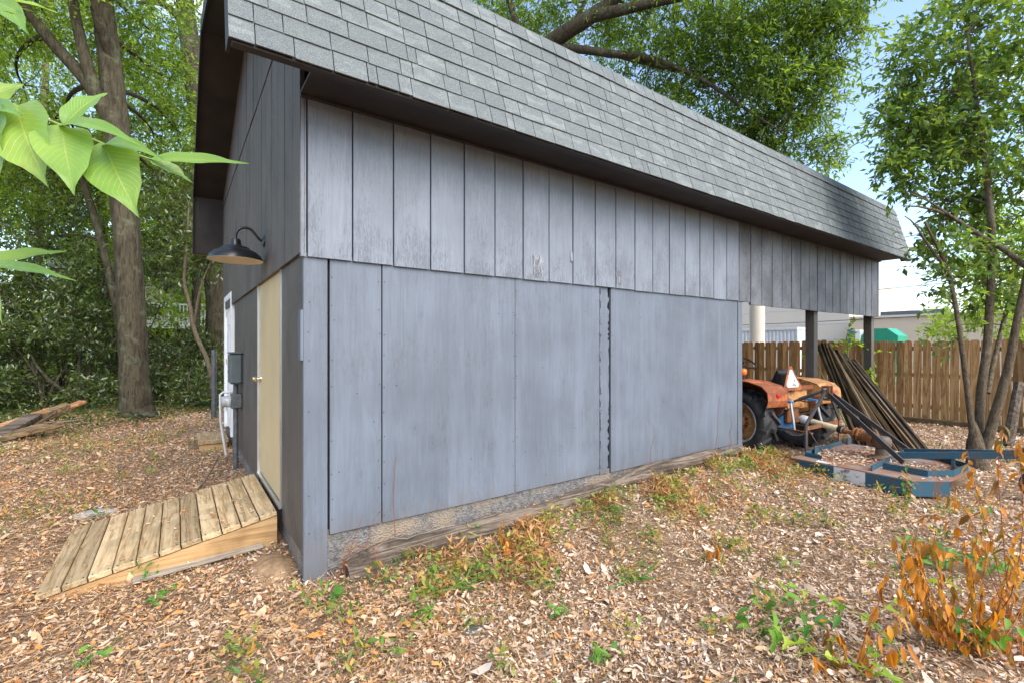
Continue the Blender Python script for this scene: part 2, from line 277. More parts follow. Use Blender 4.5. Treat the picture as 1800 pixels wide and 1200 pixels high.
# ------------------------------------------------------------------ mesh helpers
class MB:
    def __init__(s): s.v = []; s.f = []
    def add(s, v, f):
        o = len(s.v); s.v += [tuple(map(float, p)) for p in v]; s.f += [tuple(i+o for i in q) for q in f]; return s
    def box(s, a, b, M=None, ch=0.):
        (x0, y0, z0), (x1, y1, z1) = a, b
        if ch:
            vs_, fs_ = chamfer(x1-x0, y1-y0, z1-z0, ch); c = Vector(((x0+x1)/2, (y0+y1)/2, (z0+z1)/2)); vs_ = [Vector(p)+c for p in vs_]
        else:
            vs_ = [Vector(p) for p in ((x0,y0,z0),(x1,y0,z0),(x1,y1,z0),(x0,y1,z0),(x0,y0,z1),(x1,y0,z1),(x1,y1,z1),(x0,y1,z1))]
            fs_ = [(0,3,2,1),(4,5,6,7),(0,1,5,4),(1,2,6,5),(2,3,7,6),(3,0,4,7)]
        if M is not None: vs_ = [M@p for p in vs_]
        return s.add(vs_, fs_)
    def bar(s, p, q, wd, th, up=(0, 0, 1), ch=0.):      # a rectangular bar from p to q
        p, q = Vector(p), Vector(q); x = (q-p); L = x.length; x.normalize(); y = Vector(up).cross(x)
        if y.length < 1e-4: y = Vector((0, 1, 0)).cross(x)
        y.normalize(); z = x.cross(y); M = Matrix((x, y, z)).transposed().to_4x4(); M.translation = p
        return s.box((0, -wd/2, -th/2), (L, wd/2, th/2), M, ch)
    def prism(s, poly, axis, lo, hi):                   # polygon in the two other axes, extruded along axis
        n = len(poly); i = 'xyz'.index(axis)
        def mk(p, h):
            q = list(p); q.insert(i, h); return q
        vs_ = [mk(p, lo) for p in poly] + [mk(p, hi) for p in poly]
        return s.add(vs_, [tuple(range(n))[::-1], tuple(range(n, 2*n))] + [(k, (k+1) % n, n+(k+1) % n, n+k) for k in range(n)])
    def tube(s, pts, rad, seg=8, wob=0., caps=True, r=None, ridge=False):
        pts = [Vector(p) for p in pts]; n = len(pts)
        if isinstance(rad, (int, float)): rad = [rad]*n
        rr = r or random; up = Vector((0, 0, 1)); vs_ = []; fs_ = []; xa = None
        for i, p in enumerate(pts):
            d = (pts[min(i+1, n-1)]-pts[max(i-1, 0)]).normalized()
            if xa is None:
                xa = d.cross(up);
                if xa.length < .05: xa = d.cross(Vector((0, 1, 0)))
            xa = (xa-d*xa.dot(d)).normalized(); ya = d.cross(xa)
            for k in range(seg):
                a = 2*math.pi*k/seg; q = rad[i]*(1+wob*(rr.random()-.5)*2)*(1+(.05*math.sin(3*a+i*.05)+.03*math.sin(5*a-i*.09)+.045*abs(math.sin(9*a+1.3*math.sin(i*.23)+.5*math.sin(i*.61)))) if ridge else 1); vs_.append(p+(xa*math.cos(a)+ya*math.sin(a))*q)
        for i in range(n-1):
            for k in range(seg): fs_.append((i*seg+k, i*seg+(k+1) % seg, (i+1)*seg+(k+1) % seg, (i+1)*seg+k))
        if caps: fs_ += [tuple(range(seg))[::-1], tuple(range((n-1)*seg, n*seg))]
        return s.add(vs_, fs_)
    def lathe(s, prof, M=None, seg=24, closed=False):   # profile of (radius, height), round local z
        n = len(prof); vs_ = []; fs_ = []
        for k in range(seg):
            a = 2*math.pi*k/seg
            for (r_, h) in prof: vs_.append(Vector((r_*math.cos(a), r_*math.sin(a), h)))
        for k in range(seg):
            k2 = (k+1) % seg
            for i in range(n if closed else n-1): j = (i+1) % n; fs_.append((k*n+i, k2*n+i, k2*n+j, k*n+j))
        if M is not None: vs_ = [M@p for p in vs_]
        return s.add(vs_, fs_)
    def build(s, name, mat, parent=None, smooth=False, tag=None):
        me = bpy.data.meshes.new(name); me.from_pydata(s.v, [], s.f); me.update()
        if smooth:
            me.polygons.foreach_set('use_smooth', [True]*len(me.polygons))
            try: me.set_sharp_from_angle(angle=R_(42))
            except Exception: pass
        return link(name, me, mat, parent, tag)
def chamfer(sx, sy, sz, c):
    hx, hy, hz = sx/2, sy/2, sz/2; c = min(c, hx*.9, hy*.9, hz*.9); v = []; idx = {}
    for X in (-1, 1):
        for Y in (-1, 1):
            for Z in (-1, 1):
                for ax in range(3):
                    p = [X*(hx-(c if ax != 0 else 0)), Y*(hy-(c if ax != 1 else 0)), Z*(hz-(c if ax != 2 else 0))]
                    idx[(X, Y, Z, ax)] = len(v); v.append(p)
    f = []
    for ax in range(3):
        o = [a for a in range(3) if a != ax]
        for sgn in (-1, 1):
            q = []
            for (a, b_) in ((-1, -1), (1, -1), (1, 1), (-1, 1)):
                k = [0, 0, 0]; k[ax] = sgn; k[o[0]] = a; k[o[1]] = b_; q.append(idx[(*k, ax)])
            f.append(tuple(q))
    for ax in range(3):
        o = [a for a in range(3) if a != ax]
        for a in (-1, 1):
            for b_ in (-1, 1):
                k0 = [0, 0, 0]; k0[o[0]] = a; k0[o[1]] = b_; k1 = list(k0); k0[ax] = -1; k1[ax] = 1
                f.append((idx[(*k0, o[0])], idx[(*k1, o[0])], idx[(*k1, o[1])], idx[(*k0, o[1])]))
    for X in (-1, 1):
        for Y in (-1, 1):
            for Z in (-1, 1): f.append((idx[(X, Y, Z, 0)], idx[(X, Y, Z, 1)], idx[(X, Y, Z, 2)]))
    return v, f
def link(name, me, mat, parent=None, tag=None):
    o = bpy.data.objects.new(name, me); COL.objects.link(o)
    if mat is not None and not me.materials: me.materials.append(MT[mat] if isinstance(mat, str) else mat)
    if parent is not None: o.parent = parent
    if tag: tag_(o, **tag)
    return o
def tag_(o, label=None, cat=None, group=None, kind=None):
    if label: o['label'] = label
    if cat: o['category'] = cat
    if group: o['group'] = group
    if kind: o['kind'] = kind
    return o
def thing(name, label, cat, loc=(0, 0, 0), rz=0., group=None):
    o = bpy.data.objects.new(name, None); COL.objects.link(o); o.location = loc; o.rotation_euler = (0, 0, rz); o.empty_display_size = .1
    return tag_(o, label, cat, group)
def tri_mesh(name, V, T):
    me = bpy.data.meshes.new(name); n = len(V); k = len(T)
    me.vertices.add(n); me.vertices.foreach_set('co', np.ascontiguousarray(V, np.float32).ravel())
    me.loops.add(k*3); me.loops.foreach_set('vertex_index', np.ascontiguousarray(T, np.int32).ravel())
    me.polygons.add(k); me.polygons.foreach_set('loop_start', np.arange(0, k*3, 3, dtype=np.int32))
    try: me.polygons.foreach_set('loop_total', np.full(k, 3, np.int32))
    except Exception: pass
    me.update(calc_edges=True); return me
def unit(a): return a/np.maximum(np.linalg.norm(a, axis=-1, keepdims=True), 1e-9)
def cards(P, D, N, L, W, fold=.12, droop=.1, wide=.42):
    """folded leaves: base P, direction D, normal N, length L, width W"""
    n = len(P); D = unit(D); S = unit(np.cross(D, N)); N = np.cross(S, D); L = np.broadcast_to(L, (n,))[:, None]; W = np.broadcast_to(W, (n,))[:, None]
    m1 = P+D*L*wide; V = np.empty((n, 4, 3)); V[:, 0] = P; V[:, 1] = m1+S*W/2+N*W*fold; V[:, 2] = P+D*L-N*L*droop; V[:, 3] = m1-S*W/2+N*W*fold
    i = np.arange(n)[:, None]*4; T = np.concatenate([i+np.array([[0, 1, 2]]), i+np.array([[0, 2, 3]])], 1).reshape(-1, 3)
    return V.reshape(-1, 3), T
def ovals(P, D, N, L, W, fold, curl):
    n = len(P); D = unit(D); S = unit(np.cross(D, N)); N = np.cross(S, D); L = L[:, None]; W = W[:, None]; V = np.empty((n, 6, 3))
    sk = rng.uniform(-.12, .12, (n, 1))*W
    for k, (a, b_, c_) in enumerate(((0, 0, 0), (.28, .5, 1), (.72, .42, 1), (1, 0, 0), (.66, -.44, 1), (.24, -.5, 1))):
        V[:, k] = P+D*L*a+S*(W*b_+sk*(a > .5))+N*(W*fold*c_*abs(b_)*2+curl*L*(a-.5)**2*4)
    i = np.arange(n)[:, None]*6; T = np.concatenate([i+np.array([q]) for q in ([0, 1, 5], [1, 2, 4], [1, 4, 5], [2, 3, 4])], 1).reshape(-1, 3)
    return V.reshape(-1, 3), T
def joinVT(parts):
    Vs, Ts, o = [], [], 0
    for V, T in parts: Vs.append(V); Ts.append(T+o); o += len(V)
    return np.concatenate(Vs), np.concatenate(Ts)

# ------------------------------------------------------------------ ground
def sst(a, b, x): t = np.clip((x-a)/(b-a), 0, 1); return t*t*(3-2*t)
def gz(x, y):
    x = np.asarray(x, float); y = np.asarray(y, float)
    z = (.07*sst(.1, .7, x)+.13*sst(.4, 5., x))*(1-sst(5.6, 6.4, x))*np.exp(-((y-.05)/.75)**2)
    z = z+.02*np.sin(1.7*x+.6*y)*np.sin(1.3*y-.8*x)+.012*np.sin(4.1*x-1.2)*np.sin(3.7*y+.5)
    z = z-.10*sst(8, 13, x)-.02*sst(5.7, 6.5, x)+.03*sst(.5, 3, -x)*sst(0, 6, y)
    return z
def axis_(lo, hi, step, far):
    a = list(np.arange(lo, hi, step)); s = step; x = hi
    while x < far: a.append(x); s *= 1.35; x += s
    s = step; x = lo
    while x > -far: s *= 1.35; x -= s; a.insert(0, x)
    return np.array(a)
gx = axis_(-6, 15, .12, 500); gy = axis_(-5, 14, .12, 500)
XX, YY = np.meshgrid(gx, gy); ZZ = gz(XX, YY); nx, ny = len(gx), len(gy)
V = np.stack([XX, YY, ZZ], -1).reshape(-1, 3); ii = (np.arange(ny-1)[:, None]*nx+np.arange(nx-1)[None]).ravel()
T = np.concatenate([np.stack([ii, ii+1, ii+nx+1], 1), np.stack([ii, ii+nx+1, ii+nx], 1)])
me = tri_mesh('ground', V, T); me.polygons.foreach_set('use_smooth', [True]*len(me.polygons))
link('ground', me, 'soil', tag=dict(kind='structure', label='bare woodland soil under dry leaves'))

# ------------------------------------------------------------------ the shed
WX, WD = 10.82, 6.5                # length, depth
ENC = 5.64                         # enclosed part ends here; open carport beyond
Z_SID, Z_TOP, Z_PAN = 2.22, 3.302, .30
PROF = [(-.46, 3.27), (-.19, 4.30), (3.2, 5.42), (6.6, 4.30), (6.87, 3.27)]   # roof outline (y, z)
def roof_under(y):
    for (a, za), (b_, zb) in zip(PROF, PROF[1:]):
        if a <= y <= b_: return za+(zb-za)*(y-a)/(b_-a)
    return 3.27
shed = thing('garage_shed', 'blue grey wooden shed with shingled mansard roof and open carport end', 'shed')
mb = MB()
for (a, b_) in (((.06, .05, 0.1), (ENC-.03, .09, 3.3)), ((.05, .09, .1), (.09, WD-.05, 3.3)), ((ENC-.09, .09, .1), (ENC-.03, WD-.05, 3.3)), ((.09, WD-.1, .1), (ENC-.09, WD-.05, 3.3)), ((ENC-.03, .035, Z_SID+.05), (WX-.02, .075, 3.3))): mb.box(a, b_)
for xx in (.03, WX-.07): mb.prism([(.05, 3.3), (-.0, 3.6), (-.0, 4.2), (3.2, 5.28), (6.4, 4.2), (6.4, 3.6), (6.4, 3.3)], 'x', xx, xx+.04)
mb.build('wall_core', 'core', shed)
# upper front siding: boards twelve inches wide
edges = [0, .045] + [.045+.3048*i for i in range(1, 36)] + [WX]
for i in range(len(edges)-1):
    a, b_ = edges[i]+.005, edges[i+1]-.005
    if b_-a < .02: a = edges[i]
    zb = Z_SID-(.035 if a > ENC-.1 else 0)+random.uniform(-.004, .004)
    y0 = random.uniform(-.003, .002); rb = b_-min(.032, (b_-a)*.4)
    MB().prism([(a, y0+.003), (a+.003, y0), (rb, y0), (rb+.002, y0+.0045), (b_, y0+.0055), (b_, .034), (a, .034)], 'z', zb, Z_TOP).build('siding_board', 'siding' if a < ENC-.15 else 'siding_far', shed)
for nm_, (x0, z0, w_, h_) in (('peeled_patch', (1.965, 2.235, .15, .24)), ('peeled_patch', (3.09, 2.25, .10, .17)), ('peeled_patch', (2.44, 2.42, .04, .12))):
    rp = random.Random(int(x0*100)); n_ = 22; poly = []
    for k in range(n_):
        a = 2*math.pi*k/n_; rr_ = .5*(.72+.28*rp.random()); poly.append((x0+w_/2+w_*rr_*math.copysign(abs(math.cos(a))**.6, math.cos(a)), z0+h_/2+h_*rr_*math.copysign(abs(math.sin(a))**.6, math.sin(a))))
    MB().prism(poly, 'y', -.0055, .001).build(nm_, 'bare_ply', shed)
# lower front: corner board, plywood panels, battens
MB().box((.025, .018, -.08), (.183, .05, Z_SID+.03), ch=.004).build('corner_board', 'panel', shed)
for a, b_, zb in ((.199, .568, Z_PAN), (.577, 1.796, Z_PAN), (1.800, 2.872, Z_PAN+.004), (3.040, 5.522, Z_PAN-.01)):
    MB().box((a, .022, zb), (b_, .05, Z_SID+.03), ch=.002).build('wall_panel', 'panel', shed)
mb = MB(); random.seed(3)
z = .29; ys = []
left, right = [], []
while z < Z_SID+.02:
    left.append((2.886+random.uniform(-.006, .012), z)); right.append((3.020-random.uniform(-.008, .028)*(1 if z < .9 or z > 1.5 else .5), z)); z += random.uniform(.012, .04)
mb.prism(left+right[::-1], 'y', .03, .052); mb.build('peeling_batten', 'panel', shed, tag=dict(label='narrow batten with ragged peeling edges'))
MB().box((5.532, .016, .26), (ENC, .11, Z_SID), ch=.004).build('end_board', 'panel', shed)
MB().box((5.1, .012, .205), (ENC+.002, .02, .285), ch=.003).build('bottom_trim', 'panel', shed)
mb = MB()
for (x, z) in [(rng.uniform(.2, 5.5), rng.uniform(.4, 2.1)) for _ in range(35)]+[(xq+rng.normal(0, .004), zq+rng.normal(0, .02)) for xq in (.06, .215, .55, .592, 1.78, 1.815, 2.855, 2.90, 3.058, 4.27, 5.505) for zq in np.arange(.38, 2.2, .19) if rng.random() < .85]:
    mb.box((x-.003, .0165 if x < .19 else .0205, z-.0035), (x+.003, .0225, z+.0035))
mb.build('nail_heads', 'core', shed, tag=dict(kind='stuff'))
# foundation
mb = MB(); mb.box((.04, .044, -.3), (ENC, .3, Z_PAN+.03)); mb.box((.045, .3, -.3), (.3, WD, .22)); mb.box((.3, WD-.3, -.3), (ENC, WD, .2)); mb.box((ENC-.3, .3, -.3), (ENC-.001, WD-.3, .2))
mb.build('foundation', 'concrete', shed)
# left wall: upper boards cut to the roof slope, sheet joint at 4.07 m
ye = [0.0, .24] + [.24+.3048*i for i in range(1, 22)]; ye = [y for y in ye if y < WD] + [WD]
for i in range(len(ye)-1):
    a, b_ = ye[i]+(.006 if i else -.0), ye[i+1]-.006
    ra, rb = roof_under(a)-.11, roof_under(b_)-.11
    zt = [min(4.065, ra), min(4.065, rb)]
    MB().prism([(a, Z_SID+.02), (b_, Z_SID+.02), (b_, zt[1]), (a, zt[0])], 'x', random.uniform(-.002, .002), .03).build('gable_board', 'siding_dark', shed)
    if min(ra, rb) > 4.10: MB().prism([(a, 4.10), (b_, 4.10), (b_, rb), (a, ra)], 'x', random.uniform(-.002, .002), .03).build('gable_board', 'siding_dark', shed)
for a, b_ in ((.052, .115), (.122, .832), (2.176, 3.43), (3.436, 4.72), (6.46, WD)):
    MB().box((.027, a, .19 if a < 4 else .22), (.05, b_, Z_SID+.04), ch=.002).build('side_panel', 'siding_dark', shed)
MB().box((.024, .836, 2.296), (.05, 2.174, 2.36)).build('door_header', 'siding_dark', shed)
MB().box((.008, .022, 1.52), (.0265, .098, 1.86)).build('patch_board', 'panel', shed, tag=dict(label='small pale patch of board at the shed corner'))
# right gable
for i in range(21):
    a, b_ = i*.31+.006, min((i+1)*.31-.006, WD); ra, rb = roof_under(a)-.11, roof_under(b_)-.11
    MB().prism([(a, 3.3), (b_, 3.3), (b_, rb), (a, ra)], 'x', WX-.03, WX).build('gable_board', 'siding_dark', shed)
# roof: slabs following the outline, X from -.43 to 10.97
XL, XR = -.43, 10.97
roof = bpy.data.objects.new('roof', None); COL.objects.link(roof); roof.parent = shed
def offs(p, q, h):
    v = np.array(q)-np.array(p); n_ = np.array([-v[1], v[0]])/np.linalg.norm(v); return tuple(np.array(p)+n_*h), tuple(np.array(q)+n_*h)
inner = [(-.335, 3.30), (-.085, 4.215), (3.2, 5.30), (6.495, 4.215), (6.745, 3.27)]
for k, nm in enumerate(('front_slope', 'upper_slope', 'upper_slope', 'rear_slope')):
    MB().prism([PROF[k], PROF[k+1], inner[k+1], inner[k]], 'x', XL, XR).build(nm, 'soffit', roof)
rk = MB()
for k in range(4):
    p, q = PROF[k], PROF[k+1]; v = (np.array(q)-np.array(p)); n_ = np.array([v[1], -v[0]])/np.linalg.norm(v)
    a2, b3 = tuple(np.array(p)+n_*.14), tuple(np.array(q)+n_*.14)
for xx in (XL-.018, XR):
    inn = [(-.30, 3.27), (-.05, 4.19), (3.2, 5.27), (6.46, 4.19), (6.71, 3.27)]
    for k in range(4): MB().prism([PROF[k], PROF[k+1], inn[k+1], inn[k]], 'x', xx, xx+.018).build('rake_board', 'black', roof)
for k in (1, 2):
    p0, p1 = PROF[k], PROF[k+1]; MB().prism([(p0[0], p0[1]+.004), (p1[0], p1[1]+.004), (p1[0], p1[1]+.03), (p0[0], p0[1]+.03)], 'x', XL-.01, XR+.01).build('upper_shingle_layer', 'shingle', roof)
MB().box((.0, -.333, 3.304), (WX, .03, 3.32)).build('soffit', 'soffit', shed)
MB().box((.0, -.026, 3.282), (WX, -.004, 3.303), ch=.003).build('frieze_board', 'soffit', shed)
MB().box((XL, -.462, 3.252), (XR, -.40, 3.269), ch=.003).build('drip_edge', 'soffit', roof)
MB().box((.0, WD+.001, 3.262), (WX, 6.743, 3.28)).build('soffit', 'soffit', shed)
MB().box((ENC+.02, .09, 3.31), (WX-.08, WD-.1, 3.33)).build('carport_ceiling', 'soffit', shed)
# shingles on the front slope
sl = np.array([.27, 1.03]); SLL = np.linalg.norm(sl); sl /= SLL; nrm = np.array([-sl[1], sl[0]])
def shingle(x0, x1, s0, s1, lift, th=.009):
    def P(x, s, h): yz = np.array(PROF[0])+sl*s+nrm*h; return (x, yz[0], yz[1])
    a = [P(x0, s0, lift), P(x1, s0, lift), P(x1, s1, .003), P(x0, s1, .003)]; b_ = [P(x0, s0, lift+th), P(x1, s0, lift+th), P(x1, s1, .003+th), P(x0, s1, .003+th)]
    return a+b_, [(0, 1, 2, 3), (4, 7, 6, 5), (0, 4, 5, 1), (1, 5, 6, 2), (2, 6, 7, 3), (3, 7, 4, 0)]
NR = 8; EXP = (SLL-.13)/7.; rest = MB(); count = 0; r3 = random.Random(11); todo = []
for row in range(NR):
    x = XL-.015-r3.uniform(0, .2); top = row == 7
    while x < XR:
        wd = r3.uniform(.13, .28) if not top else r3.uniform(.145, .165)
        if not top and r3.random() < .14: wd = r3.uniform(.05, .09)
        a, b_ = max(x, XL-.02), min(x+wd, XR+.01)
        if b_-a > .02: todo.append((a+.003, b_-.003, row))
        x += wd
todo.sort(key=lambda q: q[0])
for k, (a, b_, row) in enumerate(todo):
    jit = r3.uniform(-.003, .003); s0 = row*EXP-(.012 if row == 0 else 0)+jit; s1 = min(s0+EXP+.06, SLL+.012)
    v, f = shingle(a, b_, s0, s1, .013+r3.uniform(0, .004)+(.006 if row == 7 else 0))
    if k < 300: MB().add(v, f).build('shingle', 'shingle', roof)
    else: rest.add(v, f)
rest.build('far_shingles', 'shingle', roof, tag=dict(kind='stuff'))
# carport posts
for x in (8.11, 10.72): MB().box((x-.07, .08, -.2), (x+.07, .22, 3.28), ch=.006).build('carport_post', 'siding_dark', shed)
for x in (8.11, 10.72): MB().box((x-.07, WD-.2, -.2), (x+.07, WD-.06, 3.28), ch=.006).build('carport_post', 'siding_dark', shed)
# yellow door with metal frame
dr = MB().box((.034, .865, .315), (.062, 2.135, 2.245), ch=.003).build('tan_door', 'ydoor', shed, tag=dict(label='plain tan slab door'))
fr = MB(); fr.box((.016, .838, .29), (.05, .862, 2.292)); fr.box((.012, 2.14, .29), (.05, 2.172, 2.295)); fr.box((.010, .862, 2.25), (.05, 2.14, 2.294)); fr.build('frame', 'alu', dr)
MB().box((.004, .836, .285), (.06, 2.172, .308)).build('threshold', 'alu', dr)
kn = MB(); KM = Matrix.Translation((.034, 2.06, 1.28)) @ Matrix.Rotation(R_(-90), 4, 'Y')
kn.lathe([(0, 0), (.034, 0), (.032, .008), (.014, .014), (.012, .035), (.022, .042), (.028, .055), (.027, .068), (.018, .076), (0, .077)], KM, 20); kn.build('knob', 'nickel', dr, True)
# white door
wd_ = MB().box((.03, 5.02, .27), (.06, 6.05, 2.34), ch=.003).build('white_door', 'white', shed, tag=dict(label='white panelled door at the far end'))
for (y0, y1, z0, z1) in ((5.12, 5.48, .45, 1.05), (5.58, 5.94, .45, 1.05), (5.12, 5.48, 1.2, 1.85), (5.58, 5.94, 1.2, 1.85), (5.12, 5.48, 1.95, 2.22), (5.58, 5.94, 1.95, 2.22)):
    MB().box((.022, y0, z0), (.031, y1, z1), ch=.004).build('panel', 'white', wd_)
fr = MB(); fr.box((-.008, 4.90, .23), (.05, 5.015, 2.44), ch=.004); fr.box((-.008, 6.055, .23), (.05, 6.17, 2.44), ch=.004); fr.box((-.008, 5.015, 2.345), (.05, 6.055, 2.44), ch=.004); fr.build('frame', 'white', wd_)
kn = MB(); kn.lathe([(0, 0), (.03, 0), (.03, .008), (.012, .014), (.012, .03), (.027, .045), (.024, .06), (0, .065)], Matrix.Translation((.03, 5.12, 1.22)) @ Matrix.Rotation(R_(-90), 4, 'Y'), 16); kn.build('knob', 'brass', wd_, True)
kn = MB(); kn.lathe([(0, 0), (.03, 0), (.028, .012), (0, .014)], Matrix.Translation((.03, 5.12, 1.38)) @ Matrix.Rotation(R_(-90), 4, 'Y'), 16); kn.build('deadbolt', 'brass', wd_, True)
for z in (.5, 1.3, 2.1): MB().box((.018, 6.035, z), (.03, 6.054, z+.09)).build('hinge', 'brass', wd_)

# ------------------------------------------------------------------ things on the left wall
lamp = thing('barn_light', 'black gooseneck barn lamp with cream inner shade above the tan door', 'lamp', (0, 1.57, 2.60))
sh = MB(); LM = Matrix.Translation((-.235, 0, -.205))
outer = [(.226, 0), (.222, .012), (.205, .045), (.17, .078), (.135, .095), (.118, .105), (.11, .118), (.075, .128), (.05, .137), (.045, .15), (.042, .185), (.034, .195), (0, .197)]
sh.lathe(outer, LM, 40); sh.build('shade', 'lampblack', lamp, True)
sh = MB(); sh.lathe([(.226, .0), (.221, .010), (.203, .042), (.168, .074), (.12, .092), (.05, .11), (0, .115)], Matrix.Translation((-.235, 0, -.206)), 40); sh.build('shade_lining', 'lampcream', lamp, True)
sh = MB(); sh.lathe([(0, .02), (.028, .03), (.032, .05), (.02, .08), (.014, .11)], LM, 16); sh.build('bulb', 'white', lamp, True)
pts = [(-.235, 0, -.02)] + [(-.235+.08*(1-math.cos(a)), 0, .02+.085*math.sin(a)) for a in np.linspace(0, math.pi*.72, 9)] + [(-.062, 0, .035), (-.035, 0, .004), (0, 0, -.004)]
sh = MB(); sh.tube(pts, .0125, 10); sh.build('gooseneck_arm', 'lampblack', lamp, True)
sh = MB(); sh.lathe([(0, .022), (.03, .02), (.055, .008), (.06, 0), (0, 0)], Matrix.Rotation(R_(-90), 4, 'Y'), 24); sh.build('wall_plate', 'lampblack', lamp, True)

met = thing('electric_meter', 'grey electric meter box with clear cover and conduit on the shed wall', 'meter', (.027, 3.75, 0))
MB().box((-.15, -.13, 1.12), (0, .13, 1.52), ch=.025).build('cabinet', 'grey_box', met)
MB().box((-.155, -.14, 1.515), (0, .14, 1.535), ch=.006).build('lid', 'grey_box', met)
mb = MB(); mb.tube([(-.07, 0, 1.12), (-.07, 0, .98)], .03, 12); mb.tube([(-.07, 0, .80), (-.07, 0, -.1)], .03, 12); mb.build('conduit', 'grey_pipe', met, True)
MB().box((-.13, -.08, .80), (-.002, .09, .99), ch=.012).build('socket_box', 'grey_pipe', met)
mb = MB(); mb.lathe([(.075, 0), (.078, .02), (.07, .09), (.06, .1), (0, .1)], Matrix.Translation((-.13, .0, .895)) @ Matrix.Rotation(R_(-90), 4, 'Y'), 20)
mg, t, b = nodes('clear_meter_glass'); MT['glass'] = mg; b.inputs['Base Color'].default_value = (.75, .78, .78, 1); b.inputs['Roughness'].default_value = .08; b.inputs['Transmission Weight'].default_value = .55
mb.build('meter_glass', 'glass', met, True)
mb = MB(); mb.tube([(-.05, .18, 1.0), (-.2, .18, 1.0), (-.23, .2, .97), (-.22, .3, .6), (-.15, .42, .12)], .016, 8); mb.build('drain_pipe', 'pvc', met, True)

# ramp: ten boards on two stringers
ramp_o = thing('wooden_ramp', 'low treated timber ramp of eleven boards up to the tan door', 'ramp', (0, 0, 0))
A0 = np.array([-.012, .295]); A1 = np.array([-1.41, .035]); L = np.linalg.norm(A1-A0); u = (A1-A0)/L; ang = math.atan2(u[1], -u[0])
pw = L/11.
base_me = None
for i in range(11):
    c_ = A0+u*pw*(i+.5); M = Matrix.Translation((c_[0], 1.47, c_[1]-.02)) @ Matrix.Rotation(-ang, 4, 'Y').inverted() @ Matrix.Rotation(R_(random.uniform(-.5, .5)), 4, 'Z')
    y0, y1 = -.685+random.uniform(-.003, .003), .685+random.uniform(-.003, .003)
    o = MB().box((-pw/2+.004, y0, -.019), (pw/2-.004, y1, .019), ch=.005).build('plank', 'timber', ramp_o)
    o.matrix_local = Matrix.Translation((c_[0], 1.47, c_[1]-.02)) @ Matrix.Rotation(-math.atan2(u[1], u[0])+math.pi, 4, 'Y')
for y in (.81, 1.47, 2.13):
    zt = lambda x: .295-.045+(x+.012)*(.26/1.398)
    MB().prism([(-.015, zt(-.015)), (-1.34, zt(-1.34)), (-1.34, -.06), (-.015, -.06)], 'y', y-.019, y+.019).build('stringer', 'timber_x', ramp_o)
mb = MB()
for i in range(11):
    for y in (.81, 2.13):
        for dx in (-.04, .04):
            c_ = A0+u*pw*(i+.5); x = c_[0]+dx; mb.box((x-.004, y-.004, c_[1]+dx*u[1]/u[0]-.003), (x+.004, y+.004, c_[1]+dx*u[1]/u[0]+.002))
mb.build('screw_heads', 'core', ramp_o, tag=dict(kind='stuff'))
bl = MB().bar((-.92, .735, .012), (-.12, .765, .05), .07, .024, ch=.004).build('loose_board', 'pale_board'); tag_(bl, 'thin grey board lying along the side of the wooden ramp', 'board')

n = 150; x = rng.uniform(-1.38, -.05, n)*rng.random(n)**.3; y = rng.uniform(.78, 2.15, n); P = np.stack([x, y, .295+(x+.012)*(.26/1.398)+.004], 1)
V, T = ovals(P, np.stack([rng.normal(size=n), rng.normal(size=n), rng.normal(0, .1, n)], 1), np.stack([rng.normal(0, .3, n), rng.normal(0, .3, n), np.ones(n)], 1), rng.uniform(.015, .045, n), rng.uniform(.006, .018, n), rng.uniform(-.1, .4, (n, 1)), rng.uniform(0, .2, (n, 1)))
link('ramp_leaf_litter', tri_mesh('ramp_leaf_litter', V, T), 'litter', tag=dict(label='few dry leaf bits fallen on the ramp boards', cat='leaves', kind='stuff'))
mb = MB(); mb.lathe([(0, .07), (.08, .062), (.18, .03), (.27, -.01), (.30, -.05)], Matrix.Diagonal((.7, 1.25, 1, 1)), 18); o = mb.build('sand_heap', 'sand', None, True); o.location = (-.10, .42, float(gz(-.1, .4))); tag_(o, 'small heap of pale sand between the ramp and the shed corner', 'sand')
st = thing('door_step', 'small mossy wooden step below the white door', 'step', (-.21, 5.62, 0))
MB().box((-.2, -.42, .10), (.2, .42, .17), ch=.01).build('tread', 'timber', st)
MB().box((-.185, -.40, -.05), (.185, .40, .099), ch=.008).build('riser_box', 'timber_x', st)

# weathered beam lying along the foundation
r5 = random.Random(5); pts = []; rad = []
for k in range(60):
    f_ = k/59; x = .28+f_*5.0; pts.append((x, -.10-.03*math.sin(f_*7)+r5.uniform(-.008, .008), float(gz(x, -.1))+.045+.01*math.sin(f_*11))); rad.append(.074*(1+.2*math.sin(f_*9+1)+.1*math.sin(f_*31)))
mb = MB(); mb.tube(pts, rad, 26, .06, r=r5, ridge=True); tag_(mb.build('fallen_beam', 'grey_timber'), 'long weathered split beam lying against the shed foundation', 'beam')
mb = MB(); mb.tube([at(655, 948, 3.3), at(670, 941, 3.33), at(690, 944, 3.36), at(715, 946, 3.42), at(735, 938, 3.47), at(752, 934, 3.52), at(780, 925, 3.6), at(800, 922, 3.64)], .0016, 6); tag_(mb.build('white_cord', 'stone'), 'white cord lying over the beam by the foundation', 'cord')

